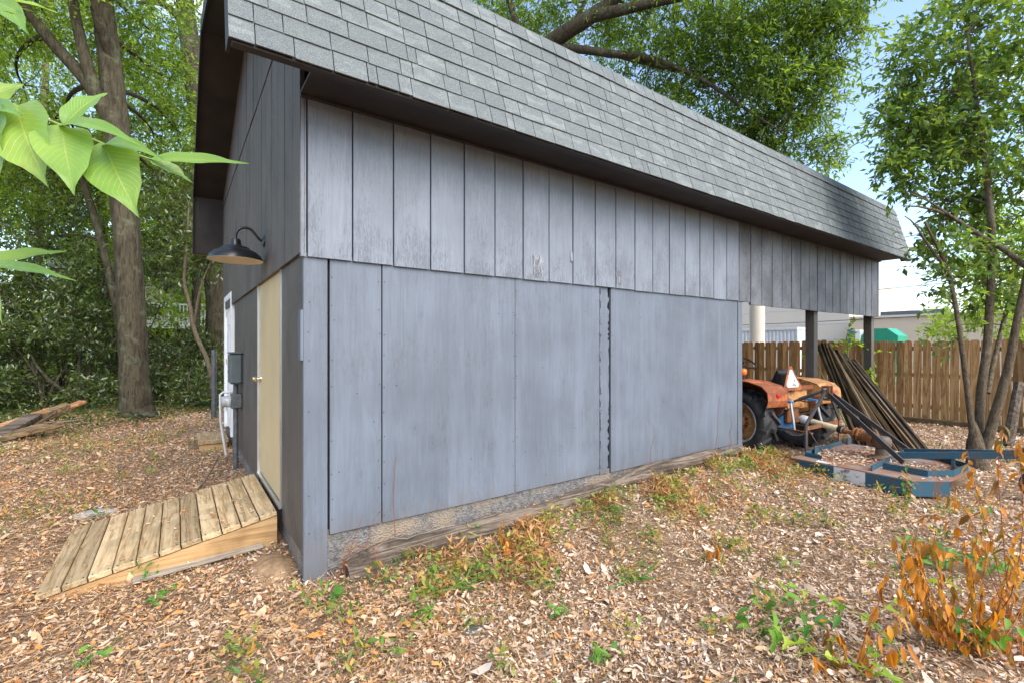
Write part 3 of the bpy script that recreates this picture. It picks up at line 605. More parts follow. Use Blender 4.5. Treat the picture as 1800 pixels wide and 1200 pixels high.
# ------------------------------------------------------------------ picket fence along x = 13
fence = thing('picket_fence', 'tall brown dog eared timber fence behind the carport', 'fence', (13, 0, 0))
def picket_mesh(h, wd):
    c = .03; poly = [(-wd/2, 0), (wd/2, 0), (wd/2, h-c), (wd/2-c, h), (-wd/2+c, h), (-wd/2, h-c)]
    m_ = MB().prism(poly, 'x', -.009, .009); me = bpy.data.meshes.new('picket'); me.from_pydata(m_.v, [], m_.f); me.update(); return me
PM = [picket_mesh(1.83, w_) for w_ in (.138, .142, .146)]
y = -5.2; r4 = random.Random(4)
while y < 8.5:
    o = link('picket', PM[r4.randrange(3)], 'picket', fence); o.location = (r4.uniform(-.004, .004), y, float(gz(13, y))+.01+r4.uniform(-.015, .02)); o.rotation_euler = (R_(r4.uniform(-.7, .7)), 0, R_(r4.uniform(-2, 2))); y += .155+r4.uniform(-.003, .006)
for z in (.25, .95, 1.55): MB().box((.012, -5.2, z-.045), (.05, 8.5, z+.045)).build('rail', 'picket', fence)
for y in np.arange(-5, 8.6, 2.4): MB().box((.052, y-.045, -.3), (.142, y+.045, 1.75), ch=.005).build('post', 'picket', fence)

# ------------------------------------------------------------------ background beyond the fence
bd = thing('warehouse', 'cream rendered commercial building beyond the fence with flat parapet', 'building', (46, 0, 0))
mb = MB(); mb.box((0, -16, -.5), (18, 12.5, 3.85)); mb.build('wall', 'cream_wall', bd)
mb = MB(); mb.box((-.15, -16.1, 3.85), (.2, 12.5, 4.02)); mb.build('parapet_cap', 'grey_wall', bd)
un = MB(); un.box((3, 8.6, 3.85), (5, 11.2, 4.5)); un.build('roof_unit', 'hvac', bd); MB().box((3, 7.0, 3.85), (5, 8.4, 4.55), ch=.05).build('roof_unit', 'grey_box', bd)
MB().box((4, -1, 3.85), (8, 2.0, 4.9), ch=.05).build('roof_unit', 'hvac', bd)
b2_ = thing('tall_warehouse', 'taller pale grey building seen under the carport beam', 'building', (48, 13.2, 0))
MB().box((0, 0, -.5), (18, 30, 7.5)).build('wall', 'grey_wall', b2_); MB().box((-.12, -.1, 7.5), (.3, 30.1, 7.75)).build('parapet_cap', 'grey_wall', b2_)
for zz in (2.2, 3.6, 5.0): MB().box((-.03, .0, zz), (-.002, 30, zz+.04)).build('panel_joint', 'container', b2_)
ct = thing('shipping_container', 'white corrugated steel shipping container behind the fence', 'container', (27, 8.5, 0))
cp = []; n_ = 60
for k in range(n_):
    yy = k*.1; cp += [(0 if k % 2 == 0 else .05, yy), (0 if k % 2 == 0 else .05, yy+.07)]
cp += [(2.4, 6.0), (2.4, 0)]
MB().prism([(p[0], p[1]) for p in cp], 'z', .15, 2.48).build('corrugated_body', 'container', ct)
mb = MB(); mb.box((-.04, -.05, 2.48), (2.45, 6.05, 2.62)); mb.box((-.04, -.05, 0), (2.45, 6.05, .15)); mb.box((-.04, -.06, .15), (.06, 0, 2.48)); mb.build('frame', 'container', ct)
dp = thing('green_dumpster', 'green and white dumpster with sloped lid showing over the fence', 'dumpster', tuple(at(1552, 607, 22)*np.array([1, 1, 0])))
MB().prism([(-.6, 0), (.6, 0), (.7, 2.05), (.45, 2.4), (-.3, 2.4), (-.7, 2.05)], 'x', -.5, .8).build('bin', 'green_bin', dp)
MB().box((-.52, .72, .2), (.5, .95, 2.35), ch=.02).build('white_panel', 'white', dp); MB().box((-.53, .97, .2), (.5, 1.2, 2.35), ch=.02).build('blue_panel', 'bluebright', dp)
pc = at(1331, 570, 19); mb = MB(); mb.lathe([(.28, 0), (.28, 4.6), (.32, 4.62), (.32, 4.8), (0, 4.8)], None, 28); o = mb.build('white_column', 'grey_wall', None, True); o.location = (pc[0], pc[1], -.1); tag_(o, 'thick round white column behind the fence beside the shed wall', 'column')
for k, (y0, z0, y1, z1, lab) in enumerate(((26, 6.6, -14, 8.3, 'highest thin overhead cable against the right sky'), (26, 4.5, -14, 5.3, 'middle thin overhead cable below the mansard end'), (26, 3.0, -14, 3.7, 'lowest thin overhead cable seen under the carport beam'))):
    pts = [(30, y0+(y1-y0)*q, z0+(z1-z0)*q-1.2*q*(1-q)) for q in np.linspace(0, 1, 14)]
    mb = MB(); mb.tube(pts, .018, 5); tag_(mb.build('overhead_cable', 'wire'), lab, 'cable', 'overhead cables')
for yy, nm, lab in ((26, 'utility_pole', 'utility pole holding the cables behind the carport'), (-14, 'utility_pole', 'utility pole holding the cables off to the right')):
    mb = MB(); mb.tube([(30, yy, -.3), (30, yy, 9)], [.14, .10], 10); tag_(mb.build(nm, 'stem_brown', None, True), lab, 'pole')

# ------------------------------------------------------------------ neighbour's house behind the trees on the left
hs = thing('neighbour_house', 'pale house with white railed deck glimpsed through the trees', 'house', tuple(at(372, 607, 24)*np.array([1, 1, 0])), R_(0))
MB().box((-6, 1.8, 2.6), (3.5, 8, 5.2)).build('wall', 'grey_wall', hs)
MB().box((-5.8, 1.9, -.3), (3.4, 7.9, 2.59)).build('basement_wall', 'stem_brown', hs)
MB().prism([(1.4, 5.2), (8.4, 5.2), (4.9, 7.4)], 'x', -6.3, 3.8).build('roof', 'shingle', hs)
MB().box((-3.2, 0, 2.45), (2.6, 1.79, 2.72)).build('deck', 'white', hs)
for k in range(38): MB().box((-3.15+k*.15, .02, 2.72), (-3.10+k*.15, .06, 3.60)).build('baluster', 'white', hs)
MB().box((-3.2, 0, 3.60), (2.6, .09, 3.68)).build('handrail', 'white', hs)
for x in (-3.1, -.4, 2.4): MB().box((x, .02, -.3), (x+.1, .12, 2.45)).build('deck_post', 'white', hs)
for x in (-4, -1.5, 1): MB().box((x, 1.76, 3.3), (x+1, 1.80, 4.7)).build('window', 'hvac', hs)

# ------------------------------------------------------------------ tractor (rear axle at the origin, forward = +y)
TZ = -.01
tr = thing('farm_tractor', 'old weathered orange compact tractor parked in the carport', 'tractor', (6.86, .20, TZ), R_(-11.5))
def wheel(x, R, wd, nl, outward, nm, cy_=0.):
    wo = bpy.data.objects.new(nm, None); COL.objects.link(wo); wo.parent = tr; wo.location = (x, cy_, R)
    M = Matrix.Rotation(R_(90*outward), 4, 'Y')   # local z -> outward
    h = wd/2; ty = MB(); ty.lathe([(R*.62, -h*.78), (R*.70, -h*.98), (R*.83, -h), (R*.89, -h*.88), (R*.905, 0), (R*.89, h*.88), (R*.83, h), (R*.70, h*.98), (R*.62, h*.78), (R*.60, h*.6), (R*.60, -h*.6)], M, 44, True)
    for k in range(nl):
        for s in (-1, 1):
            a = 2*math.pi*(k+(.5 if s > 0 else 0))/nl; a2 = a+.30
            def q(aa, r_, hh): return M @ Vector((r_*math.cos(aa), r_*math.sin(aa), hh))
            dl = .14
            pa = [q(a, R*.86, s*h*1.01), q(a+dl, R*.86, s*h*1.01), q(a2+dl, R*.88, s*h*-.05), q(a2, R*.88, s*h*-.05)]
            pb = [q(a+.02, R*.995, s*h*1.0), q(a+dl-.02, R*.995, s*h*1.0), q(a2+dl-.02, R*1.0, s*h*.04), q(a2+.02, R*1.0, s*h*.04)]
            pc_ = [q(a-.04, R*.72, s*h*1.0), q(a+dl*.5-.04, R*.72, s*h*1.0)]
            ty.add(pa+pb, [(0, 1, 2, 3), (4, 7, 6, 5), (0, 4, 5, 1), (1, 5, 6, 2), (2, 6, 7, 3), (3, 7, 4, 0)])
            ty.add([pa[0], pa[1], pc_[1], pc_[0], pb[0], pb[1]], [(0, 3, 2, 1), (4, 5, 2, 3), (0, 4, 3), (1, 2, 5)])
    ty.build('tyre', 'rubber', wo, True)
    rm = MB(); rm.lathe([(R*.615, h*.80), (R*.59, h*.86), (R*.57, h*.8), (R*.545, h*.35), (R*.535, -h*.4), (R*.57, -h*.8), (R*.615, -h*.8)], M, 40); rm.build('rim', 'whitepanel', wo, True)
    rd = MB(); rd.lathe([(R*.54, h*.30), (R*.46, h*.18), (R*.40, h*.05), (R*.30, h*.10), (R*.26, h*.28), (R*.14, h*.30), (R*.13, h*.55), (R*.05, h*.60), (0, h*.60)], M, 32); rd.build('wheel_disc', 'cream_orange', wo, True)
    rd = MB(); rd.lathe([(R*.54, h*.0), (R*.40, -h*.05), (R*.16, -h*.1), (0, -h*.1)], M, 28); rd.build('inner_disc', 'rust', wo, True)
    for k in range(6):
        a = k*math.pi/3; bb = MB(); bb.lathe([(.016, 0), (.016, .02), (0, .022)], M @ Matrix.Translation((R*.21*math.cos(a), R*.21*math.sin(a), h*.28)), 6); bb.build('bolt', 'steel', wo)
    return wo
wheel(-.62, .50, .30, 12, -1, 'rear_wheel'); wheel(.62, .50, .30, 12, 1, 'rear_wheel')
wheel(-.48, .29, .16, 12, -1, 'front_wheel', 1.45); wheel(.48, .29, .16, 12, 1, 'front_wheel', 1.45)
mb = MB(); mb.tube([(-.55, 0, .5), (-.2, 0, .5), (.2, 0, .5), (.55, 0, .5)], [.075, .11, .11, .075], 14); mb.build('axle_housing', 'rust', tr, True)
MB().box((-.17, -.28, .36), (.17, .75, .80), ch=.04).build('gearbox_case', 'bluebright', tr)
MB().box((-.13, -.36, .48), (.13, -.281, .74), ch=.02).build('pto_plate', 'rust', tr)
MB().box((-.19, .75, .42), (.19, 1.75, 1.02), ch=.06).build('hood', 'orange', tr); MB().box((-.13, .80, .30), (.13, 1.70, .45), ch=.03).build('engine_block', 'bluebright', tr)
mb = MB(); mb.tube([(-.45, 1.45, .3), (.45, 1.45, .3)], .035, 10); mb.build('front_axle', 'steel', tr, True)
for s in (-1, 1):          # fenders: curved sheet with a side skirt
    prof = [(-.52, .78), (-.545, .86), (-.53, .98), (-.44, 1.06), (-.2, 1.115), (.1, 1.12), (.36, 1.06), (.5, .93)]
    x0, x1 = sorted((s*.38, s*.80)); m_ = MB()
    inn = [(p[0]*.985, p[1]-.014) for p in prof]
    m_.prism(prof+inn[::-1], 'x', x0, x1)
    xs = s*.38; m_.prism(prof+[(.42, .62), (.2, .52), (-.2, .54), (-.42, .64)], 'x', *sorted((xs, xs+.012*s)))
    fd = m_.build('fender', 'orange' if s < 0 else 'cream_orange', tr)
    mb = MB(); mb.lathe([(0, 0), (.03, 0), (.03, .018), (0, .026)], Matrix.Translation((s*.6, -.535, .93)) @ Matrix.Rotation(R_(90), 4, 'X'), 14); mb.build('reflector', 'redlens', fd, True)
MB().box((-.37, -.40, .98), (.37, -.385, 1.04)).build('rear_brace', 'orange', tr)
mb = MB(); mb.prism([(-.30, .70), (.30, .70), (.27, 1.0), (-.27, 1.0)], 'y', -.36, -.345); mb.build('rear_panel', 'cream_orange', tr)
se = MB(); prof = [(-.22, 0), (.22, 0), (.24, .04), (.2, .09), (-.2, .09), (-.24, .04)]
se.prism([(-.18, .96), (.22, .96), (.23, 1.03), (-.10, 1.04), (-.20, 1.26), (-.25, 1.27), (-.27, 1.22)], 'x', -.21, .21); so = se.build('seat', 'vinyl', tr)
bv = so.modifiers.new('soft', 'BEVEL'); bv.width = .03; bv.segments = 3
mb = MB(); M = Matrix.Translation((0, .52, 1.36)) @ Matrix.Rotation(R_(28), 4, 'X'); ring = [M @ Vector((.19*math.cos(a), .19*math.sin(a), 0)) for a in np.linspace(0, 2*math.pi, 33)]
mb.tube(ring, .013, 8); mb.tube([M @ Vector((-.19, 0, 0)), M @ Vector((.19, 0, 0))], .009, 6); mb.tube([M @ Vector((0, 0, 0)), (0, .78, .95)], .018, 8); mb.build('steering_wheel', 'vinyl', tr, True)
# amber flasher on the near fender, slow vehicle triangle
mb = MB(); mb.tube([(-.60, .02, 1.11), (-.60, .02, 1.19)], .012, 8); fl = mb.build('flasher_stalk', 'steel', tr); FM = Matrix.Translation((-.60, .02, 1.235)) @ Matrix.Rotation(R_(90), 4, 'X')
mb = MB(); mb.lathe([(0, .04), (.03, .036), (.05, .02), (.054, 0), (.05, -.02), (.03, -.036), (0, -.04)], FM, 20); mb.build('amber_lens', 'lens', fl, True)
def tri(s, y0, y1): return [(-.19*s, -.11*s), (-.15*s, -.16*s), (.15*s, -.16*s), (.19*s, -.11*s), (.03*s, .19*s), (-.03*s, .19*s)]
TM = Matrix.Translation((-.14, -.42, 1.14)) @ Matrix.Rotation(R_(-8), 4, 'X')
mb = MB(); mb.prism(tri(1, 0, 0), 'y', 0, .006); mb.v = [tuple(TM @ Vector(p)) for p in mb.v]; sg = mb.build('slow_vehicle_triangle', 'orange', tr)
mb = MB(); mb.prism(tri(.74, 0, 0), 'y', -.003, .0005); mb.v = [tuple(TM @ Vector(p)) for p in mb.v]; mb.build('white_centre', 'whitepanel', sg)
MB().bar((-.14, -.40, .95), (-.14, -.40, 1.0), .03, .01).build('sign_bracket', 'steel', tr)
# three point linkage
for s in (-1, 1):
    MB().bar((s*.22, -.2, .42), (s*.36, -.86, .44), .05, .022, ch=.004).build('lower_link', 'steel' if s > 0 else 'rust', tr)
    MB().bar((s*.16, -.12, .86), (s*.28, -.52, .82), .05, .03, ch=.004).build('lift_arm', 'bluebright', tr)
    mb = MB(); mb.tube([(s*.28, -.50, .83), (s*.31, -.58, .44)], .016, 8); mb.build('lift_rod', 'alu', tr, True)
mb = MB(); mb.tube([(0, -.34, .80), (-.02, -.80, 1.0)], .018, 8); mb.tube([(0, -.44, .845), (-.01, -.66, .94)], .026, 10); mb.build('top_link', 'grey_pipe', tr, True)
for k, pts in enumerate(([(-.1, -.3, .78), (-.22, -.42, .70), (-.25, -.3, .58), (-.15, -.1, .55)], [(.08, -.32, .82), (.14, -.5, .80), (.2, -.45, .66), (.16, -.2, .6)], [(-.05, -.34, .86), (-.2, -.36, 1.0), (-.34, -.2, 1.0)])):
    mb = MB(); mb.tube(pts, .010, 6); mb.build('hose', 'vinyl', tr, True)
mb = MB(); mb.tube([(.1, -.3, .8), (-.1, -.34, .84), (-.2, -.2, .86)], .03, 8); mb.build('hydraulic_cylinder', 'bluebright', tr, True)

# ------------------------------------------------------------------ rotary mower behind it
mw = thing('rotary_mower', 'blue and rusty rotary cutter with folded frame behind the tractor', 'mower', (0, 0, 0))
DK = [(5.70, -.58), (5.66, -1.80), (5.98, -2.04), (6.82, -2.10), (7.24, -1.86), (7.32, -.66)]; dz = .185
MB().prism(DK, 'z', dz, dz+.012).build('deck_plate', 'deck', mw)
def skirt(p, q, h, mat, nm, th=.012):
    p, q = np.array(p), np.array(q); v = (q-p)/np.linalg.norm(q-p); n_ = np.array([v[1], -v[0]])*th
    return MB().add([(*p, dz-h), (*q, dz-h), (*(q+n_), dz-h), (*(p+n_), dz-h), (*p, dz), (*q, dz), (*(q+n_), dz), (*(p+n_), dz)], [(0, 3, 2, 1), (4, 5, 6, 7), (0, 1, 5, 4), (1, 2, 6, 5), (2, 3, 7, 6), (3, 0, 4, 7)]).build(nm, mat, mw)
def lerp(a, b_, f_): return tuple(np.array(a)*(1-f_)+np.array(b_)*f_)
n0, n1 = DK[0], DK[1]
skirt(lerp(n0, n1, .40), n0, .16, 'blue', 'side_skirt'); skirt(lerp(n0, n1, .66), lerp(n0, n1, .40), .155, 'whitepanel', 'white_side_panel'); skirt(n1, lerp(n0, n1, .66), .16, 'blue', 'side_skirt')
skirt(DK[2], DK[1], .16, 'blue', 'side_skirt'); skirt(DK[5], DK[4], .16, 'blue', 'side_skirt'); skirt(DK[0], DK[5], .10, 'blue', 'front_skirt')
MB().box((5.72, -1.0, dz+.014), (5.80, -.86, dz+.016)).build('warning_label', 'white', mw)
H = dz+.013
def flat(p, q, h, mat, nm, th=.01): return MB().bar((*p, H+h/2), (*q, H+h/2), th, h).build(nm, mat, mw)
flat((5.93, -.66), (7.12, -.64), .06, 'blue', 'frame_rail'); flat((5.76, -1.42), (7.24, -1.36), .06, 'blue', 'frame_rail'); flat((5.93, -.66), (5.90, -.86), .05, 'blue', 'frame_rail')
for p, q in (((5.98, -1.46), (5.96, -1.86)), ((5.96, -1.86), (6.20, -2.02)), ((6.20, -2.02), (6.72, -2.04)), ((6.72, -2.04), (7.0, -1.75)), ((7.0, -1.75), (6.95, -1.42))): flat(p, q, .07, 'blue', 'rear_frame')
# gearbox
mb = MB(); mb.lathe([(0, 0), (.15, 0), (.15, .018), (.10, .025), (.07, .05), (.065, .13), (.085, .15), (.10, .17), (.10, .25), (.075, .28), (0, .285)], Matrix.Translation((6.56, -1.28, H)), 24); mb.build('gearbox', 'rust_dark', mw, True)
mb = MB(); mb.tube([(6.58, -1.20, H+.24), (6.62, -1.04, H+.25)], [.08, .06], 14); mb.build('input_housing', 'rust', mw, True)
# drive shaft
p0, p1 = Vector((6.77, -.22, .56)), Vector((6.615, -1.06, H+.25)); dv = (p1-p0).normalized()
mb = MB(); mb.tube([p0+dv*.12, p1-dv*.24], .042, 16); sf = mb.build('shaft_guard', 'tube', mw, True)
mb = MB(); mb.tube([p0+dv*.02, p0+dv*.05, p0+dv*.13, p0+dv*.16], [.04, .062, .062, .05], 16); mb.build('guard_bell', 'pvc', sf, True)
mb = MB(); mb.tube([p0+dv*.16, p0+dv*.20], .052, 16); mb.tube([p1-dv*.30, p1-dv*.25], .052, 16); mb.build('guard_collar', 'vinyl', sf, True)
mb = MB(); mb.tube([p1-dv*.24, p1-dv*.20], .045, 12); mb.tube([p1-dv*.2, p1-dv*.06], [.03, .03], 8); mb.tube([p1-dv*.09, p1-dv*.075], .085, 20); mb.tube([p1-dv*.045, p1-dv*.03], .085, 20); mb.tube([p1-dv*.10, p1], .035, 10)
for k in range(5):
    a = k*1.256; ax = dv.cross(Vector((0, 0, 1))).normalized(); ay = ax.cross(dv); c_ = (ax*math.cos(a)+ay*math.sin(a))*.068; mb.tube([p1-dv*.11+c_, p1-dv*.015+c_], .009, 6)
mb.build('slip_clutch', 'rust', mw, True)
# hitch mast and braces
AT = Vector((6.73, -.62, 1.0))
MB().bar((6.10, -.60, .22), (6.09, -.60, .60), .06, .016, (0, 1, 0)).build('mast_leg', 'steel', mw); MB().bar((6.09, -.60, .58), (6.66, -.61, .98), .055, .02, (0, 1, 0)).build('mast_leg', 'steel', mw)
MB().bar((7.30, -.55, .22), (7.27, -.56, .55), .06, .016, (0, 1, 0)).build('mast_leg', 'rust', mw); MB().bar((7.27, -.56, .54), (6.80, -.60, .98), .055, .02, (0, 1, 0)).build('mast_leg', 'steel', mw)
MB().bar((6.09, -.585, .52), (7.27, -.545, .50), .05, .02, (0, 1, 0)).build('cross_bar', 'rust', mw)
for s in (-.05, .05): MB().box((6.73+s-.008, -.66, .86), (6.73+s+.008, -.55, 1.06), ch=.004).build('mast_plate', 'rust', mw)
mb = MB(); mb.tube([(6.63, -.61, 1.02), (6.84, -.61, 1.02)], .014, 8); mb.tube([(6.65, -.61, .90), (6.82, -.61, .90)], .014, 8); mb.build('hitch_pin', 'alu', mw, True)
MB().bar((6.68, -.64, .95), (6.28, -1.57, H+.05), .06, .016, (1, 0, .3)).build('brace_bar', 'steel', mw); MB().bar((6.79, -.64, .95), (7.02, -1.46, H+.05), .06, .016, (1, 0, .3)).build('brace_bar', 'steel', mw)
for x in (6.13, 7.2): MB().box((x-.02, -.70, H-.1), (x+.11, -.685, H+.10), ch=.004).build('lug_plate', 'blue', mw)
mb = MB(); mb.tube([(6.16, -.60, .50), (6.30, -.72, H)], .008, 6); mb.build('stay_rod', 'steel', mw)
# tail boom and wheel
MB().bar((6.42, -1.48, H+.10), (6.60, -2.52, .47), .03, .075).build('tail_boom', 'blue', mw); MB().bar((6.74, -1.46, H+.10), (6.66, -2.50, .47), .03, .075).build('tail_boom', 'blue', mw)
MB().bar((6.51, -1.96, H-.02), (6.51, -1.96, .42), .03, .03).build('boom_bolt', 'blue', mw)
mb = MB(); mb.tube([(6.63, -2.50, .34), (6.63, -2.50, .54)], .035, 12); mb.tube([(6.63, -2.50, .50), (6.63, -2.50, .525)], .06, 12); mb.build('caster_pivot', 'steel', mw, True)
for s in (-1, 1): MB().bar((6.63+s*.05, -2.50, .37), (6.63+s*.085, -2.62, .16), .05, .012, (1, 0, 0)).build('caster_fork', 'steel', mw)
mb = MB(); mb.lathe([(.05, -.05), (.13, -.055), (.16, -.04), (.168, 0), (.16, .04), (.13, .055), (.05, .05)], Matrix.Translation((6.63, -2.62, .165)) @ Matrix.Rotation(R_(90), 4, 'Y'), 28, True); mb.build('tail_wheel', 'rubber', mw, True)
# dry leaves lying on the deck
n = 2600; P = np.stack([rng.uniform(5.72, 7.2, n), rng.uniform(-2.0, -.62, n), np.full(n, H+.006)], 1); keep = np.sin(P[:, 0]*5+1)+np.cos(P[:, 1]*6)+rng.normal(0, .5, n) > .1; keep &= (P[:, 0]-5.7)*.9+(P[:, 1]+2.0) > .22; P = P[keep]; P[:, 2] += rng.uniform(0, .012, len(P))
V, T = cards(P, np.stack([rng.normal(size=len(P)), rng.normal(size=len(P)), rng.normal(0, .15, len(P))], 1), np.stack([rng.normal(0, .3, len(P)), rng.normal(0, .3, len(P)), np.ones(len(P))], 1), rng.uniform(.03, .06, len(P)), rng.uniform(.012, .026, len(P)))
link('deck_leaf_litter', tri_mesh('deck_leaf_litter', V, T), 'litter', tag=dict(label='dry leaves scattered on the mower deck', cat='leaves', kind='stuff'))

# ------------------------------------------------------------------ planks leaning at the carport post
r6 = random.Random(9)
PLK = [('dark', 'mossy'), ('grey', 'split'), ('thin', 'weathered')]
for k in range(38):
    f_ = k/37.; lay = k % 4
    top = Vector((8.40+.85*f_**1.1+r6.uniform(-.02, .02), .16-.14*f_-.05*lay+r6.uniform(-.02, .03), 1.72-.34*f_+r6.uniform(-.13, .06)-.05*lay))
    bot = Vector((8.0+.95*f_+r6.uniform(-.05, .05), -.50-.46*f_-.10*lay+r6.uniform(-.07, .07), 0)); bot.z = float(gz(bot.x, bot.y))+.03
    L_ = (top-bot).length; wd = r6.choice((.045, .06, .09, .12)); th = r6.choice((.02, .025, .03))
    x = (top-bot).normalized(); y_ = Vector((.9, -.3, 0)).cross(x).normalized(); y_ = (y_+Vector((r6.uniform(-.9, .9), r6.uniform(-.5, .5), 0))); y_ = (y_-x*y_.dot(x)).normalized(); z_ = x.cross(y_)
    o = MB().box((0, -wd/2, -th/2), (L_, wd/2, th/2), ch=.003).build('plank', 'oldplank' if r6.random() < .9 else 'grey_timber'); M = Matrix((x, y_, z_)).transposed().to_4x4(); M.translation = bot; o.matrix_world = M
    tag_(o, 'old mossy plank in the bundle leaning at the carport post' if 0 < k < 37 else ('leftmost plank of the leaning bundle, nearest the post' if k == 0 else 'rightmost plank of the leaning bundle, farthest from the post'), 'plank', 'planks leaning at the carport post')
for k, (p, q) in enumerate((((7.75, .55, .75), (8.5, -.15, .95)), ((7.6, .7, .45), (8.35, -.3, .62)))):
    tag_(MB().bar(p, q, .09, .03, ch=.004).build('loose_board', 'steel'), ('upper' if k == 0 else 'lower')+' dark board poking out behind the plank bundle', 'board')
mb = MB(); mb.lathe([(0, 0), (.32, .0), (.35, .12), (.28, .30), (.2, .38), (0, .40)], Matrix.Translation((7.95, .25, -.02)) @ Matrix.Diagonal((1, .8, 1, 1)), 14); tarp = mb.build('tarpaulin_heap', 'blue', None, True); tag_(tarp, 'crumpled dark blue tarpaulin beside the far tractor wheel', 'tarpaulin')
tx = bpy.data.textures.new('crumple', 'CLOUDS'); tx.noise_scale = .12; ss = tarp.modifiers.new('s', 'SUBSURF'); ss.levels = ss.render_levels = 2; dm = tarp.modifiers.new('d', 'DISPLACE'); dm.texture = tx; dm.strength = .12
# timbers at the foot of the fence and a leaning stake
for k, (y0, y1, lab) in enumerate(((-1.2, .35, 'dark timber lying at the foot of the fence behind the planks'), (-3.4, -1.3, 'low edging timber at the foot of the fence behind the right tree'))):
    tag_(MB().bar((12.72, y0, float(gz(12.7, y0))+.06), (12.66, y1, float(gz(12.7, y1))+.07), .14, .15, ch=.012).build('edging_timber', 'oldplank'), lab, 'timber')
sb, stp = at(1772, 772, 7.9), at(1792, 672, 8.1)
mb = MB(); mb.tube([sb+np.array([0, 0, -.1]), (sb*.5+stp*.5)+np.array([.015, 0, 0]), stp], [.075, .07, .062], 9, .1); tag_(mb.build('leaning_stake', 'grey_timber'), 'weathered grey timber stake leaning by the fence at right', 'stake')
# steel pipe post behind the shed
pp = at(376, 733, 10.4); mb = MB(); mb.tube([(pp[0], pp[1], -.2), (pp[0], pp[1], 1.53)], .052, 14); o = mb.build('pipe_post', 'grey_pipe', None, True); tag_(o, 'grey steel pipe post standing beyond the white door', 'post')
# broken boards on the left
deb = [(at(-30, 772, 8.0), at(95, 737, 9.2), .17, .06, 'redwood', 'pale split timber on top of the rubbish pile at left'), (at(85, 738, 9.1), at(147, 722, 9.7), .16, .04, 'redwood', 'reddish broken board end poking up from the rubbish pile'),
       (at(85, 752, 8.6), at(140, 758, 8.4), .10, .02, 'grey_timber', 'thin grey curved board at the right end of the rubbish pile'), (at(-40, 792, 7.5), at(80, 768, 8.3), .22, .06, 'oldplank', 'dark rotten timber under the rubbish pile at left'),
       (at(-60, 798, 7.2), at(112, 764, 8.2), .10, .05, 'oldplank', 'mossy long board lying in front of the rubbish pile')]
deb += [(at(-20, 785, 7.6), at(60, 748, 8.8), .20, .05, 'grey_timber', 'grey plank crossing the rubbish pile at an angle'), (at(20, 762, 8.4), at(118, 732, 9.4), .14, .10, 'oldplank', 'thick dark timber under the pale split timber'), (at(40, 770, 8.1), at(100, 742, 8.9), .03, .03, 'bark_grey', 'thin stick lying over the rubbish pile')]
for p, q, wd, th, mt_, lab in deb:
    tag_(MB().bar(p+np.array([0, 0, .10]), q+np.array([0, 0, .20]), wd*1.25, th*1.6, ch=.012).build('broken_board', mt_), lab, 'board')
mb = MB(); mb.lathe([(0, .14), (.10, .12), (.2, .06), (.24, 0)], None, 12); o = mb.build('plastic_bag', 'white', None, True); pb_ = at(-8, 775, 7.6); o.location = (pb_[0], pb_[1], .02); dm = o.modifiers.new('d', 'DISPLACE'); dm.texture = tx; dm.strength = .1; tag_(o, 'crumpled white plastic sheet at the left edge of the rubbish pile', 'plastic')
mb = MB(); mb.lathe([(0, .045), (.10, .04), (.16, .015), (.17, -.02)], Matrix.Diagonal((1.1, .6, 1, 1)), 11); o = mb.build('flat_stone', 'stone'); ps = at(165, 905, 4.45); o.location = (ps[0], ps[1], float(gz(ps[0], ps[1]))); tag_(o, 'flat pale stone in the leaves left of the ramp', 'stone')
mb = MB(); mb.lathe([(0, .05), (.09, .045), (.13, .0), (.13, -.03)], Matrix.Diagonal((.8, .55, .7, 1)), 9); o = mb.build('flat_stone', 'grey_box'); ps = at(835, 1110, 2.62); o.location = (ps[0], ps[1], float(gz(ps[0], ps[1]))-.005); tag_(o, 'dark grey stone half buried in the foreground leaves', 'stone')
mb = MB(); mb.tube([at(345, 862, 4.9), at(360, 845, 5.1), at(372, 825, 5.5), at(385, 800, 6.1)], .012, 6); o = mb.build('bare_vine', 'bark_pale'); tag_(o, 'bare brown vine looping over the leaves beside the ramp', 'vine')

# ------------------------------------------------------------------ trees and shrubs
def foliage(clusters, leaf, per=7, clump=.32, droop=.25, elong=.42, tw_out=None):
    parts = []
    for c, r, n in clusters:
        c = np.asarray(c, float); r = np.broadcast_to(np.asarray(r, float), (3,)); nt_ = max(1, int(n/per)); nc = max(3, nt_//14)
        u_ = unit(rng.normal(size=(nc, 3)))*rng.random((nc, 1))**(1/2.4); sub = c+u_*r
        k = rng.integers(0, nc, nt_); o = sub[k]+rng.normal(size=(nt_, 3))*r*clump*.55
        td = unit((o-c)/r*.6+rng.normal(size=(nt_, 3))*.7+np.array([0, 0, -droop])); tl = leaf*rng.uniform(2.2, 4.5, nt_)
        s = np.linspace(.1, 1, per)[None, :, None]; P = (o[:, None]+td[:, None]*tl[:, None, None]*s).reshape(-1, 3)
        D = (td[:, None]*.7+rng.normal(size=(nt_, per, 3))*.75).reshape(-1, 3); N = np.array([0, 0, 1])+rng.normal(size=(nt_*per, 3))*.55
        if tw_out is not None: tw_out.append(cards(o-td*tl[:, None]*.6, td, rng.normal(size=(nt_, 3)), tl*1.6, np.full(nt_, max(.004, leaf*.05)), 0, 0))
        L_ = leaf*rng.uniform(.55, 1.4, nt_*per); parts.append(cards(P, D, N, L_, L_*elong*rng.uniform(.8, 1.2, nt_*per), .16, .12))
    return joinVT(parts)
def twigs(mb, clusters, rr, per=5, rad=.012):
    for c, r, n in clusters:
        r = np.broadcast_to(np.asarray(r, float), (3,))
        for _ in range(per):
            e = np.asarray(c)+unit(rng.normal(size=3))*r*.85; m_ = (np.asarray(c)+e)/2+rng.normal(size=3)*r*.12; mb.tube([c, m_, e], [rad, rad*.7, rad*.3], 4, caps=False)
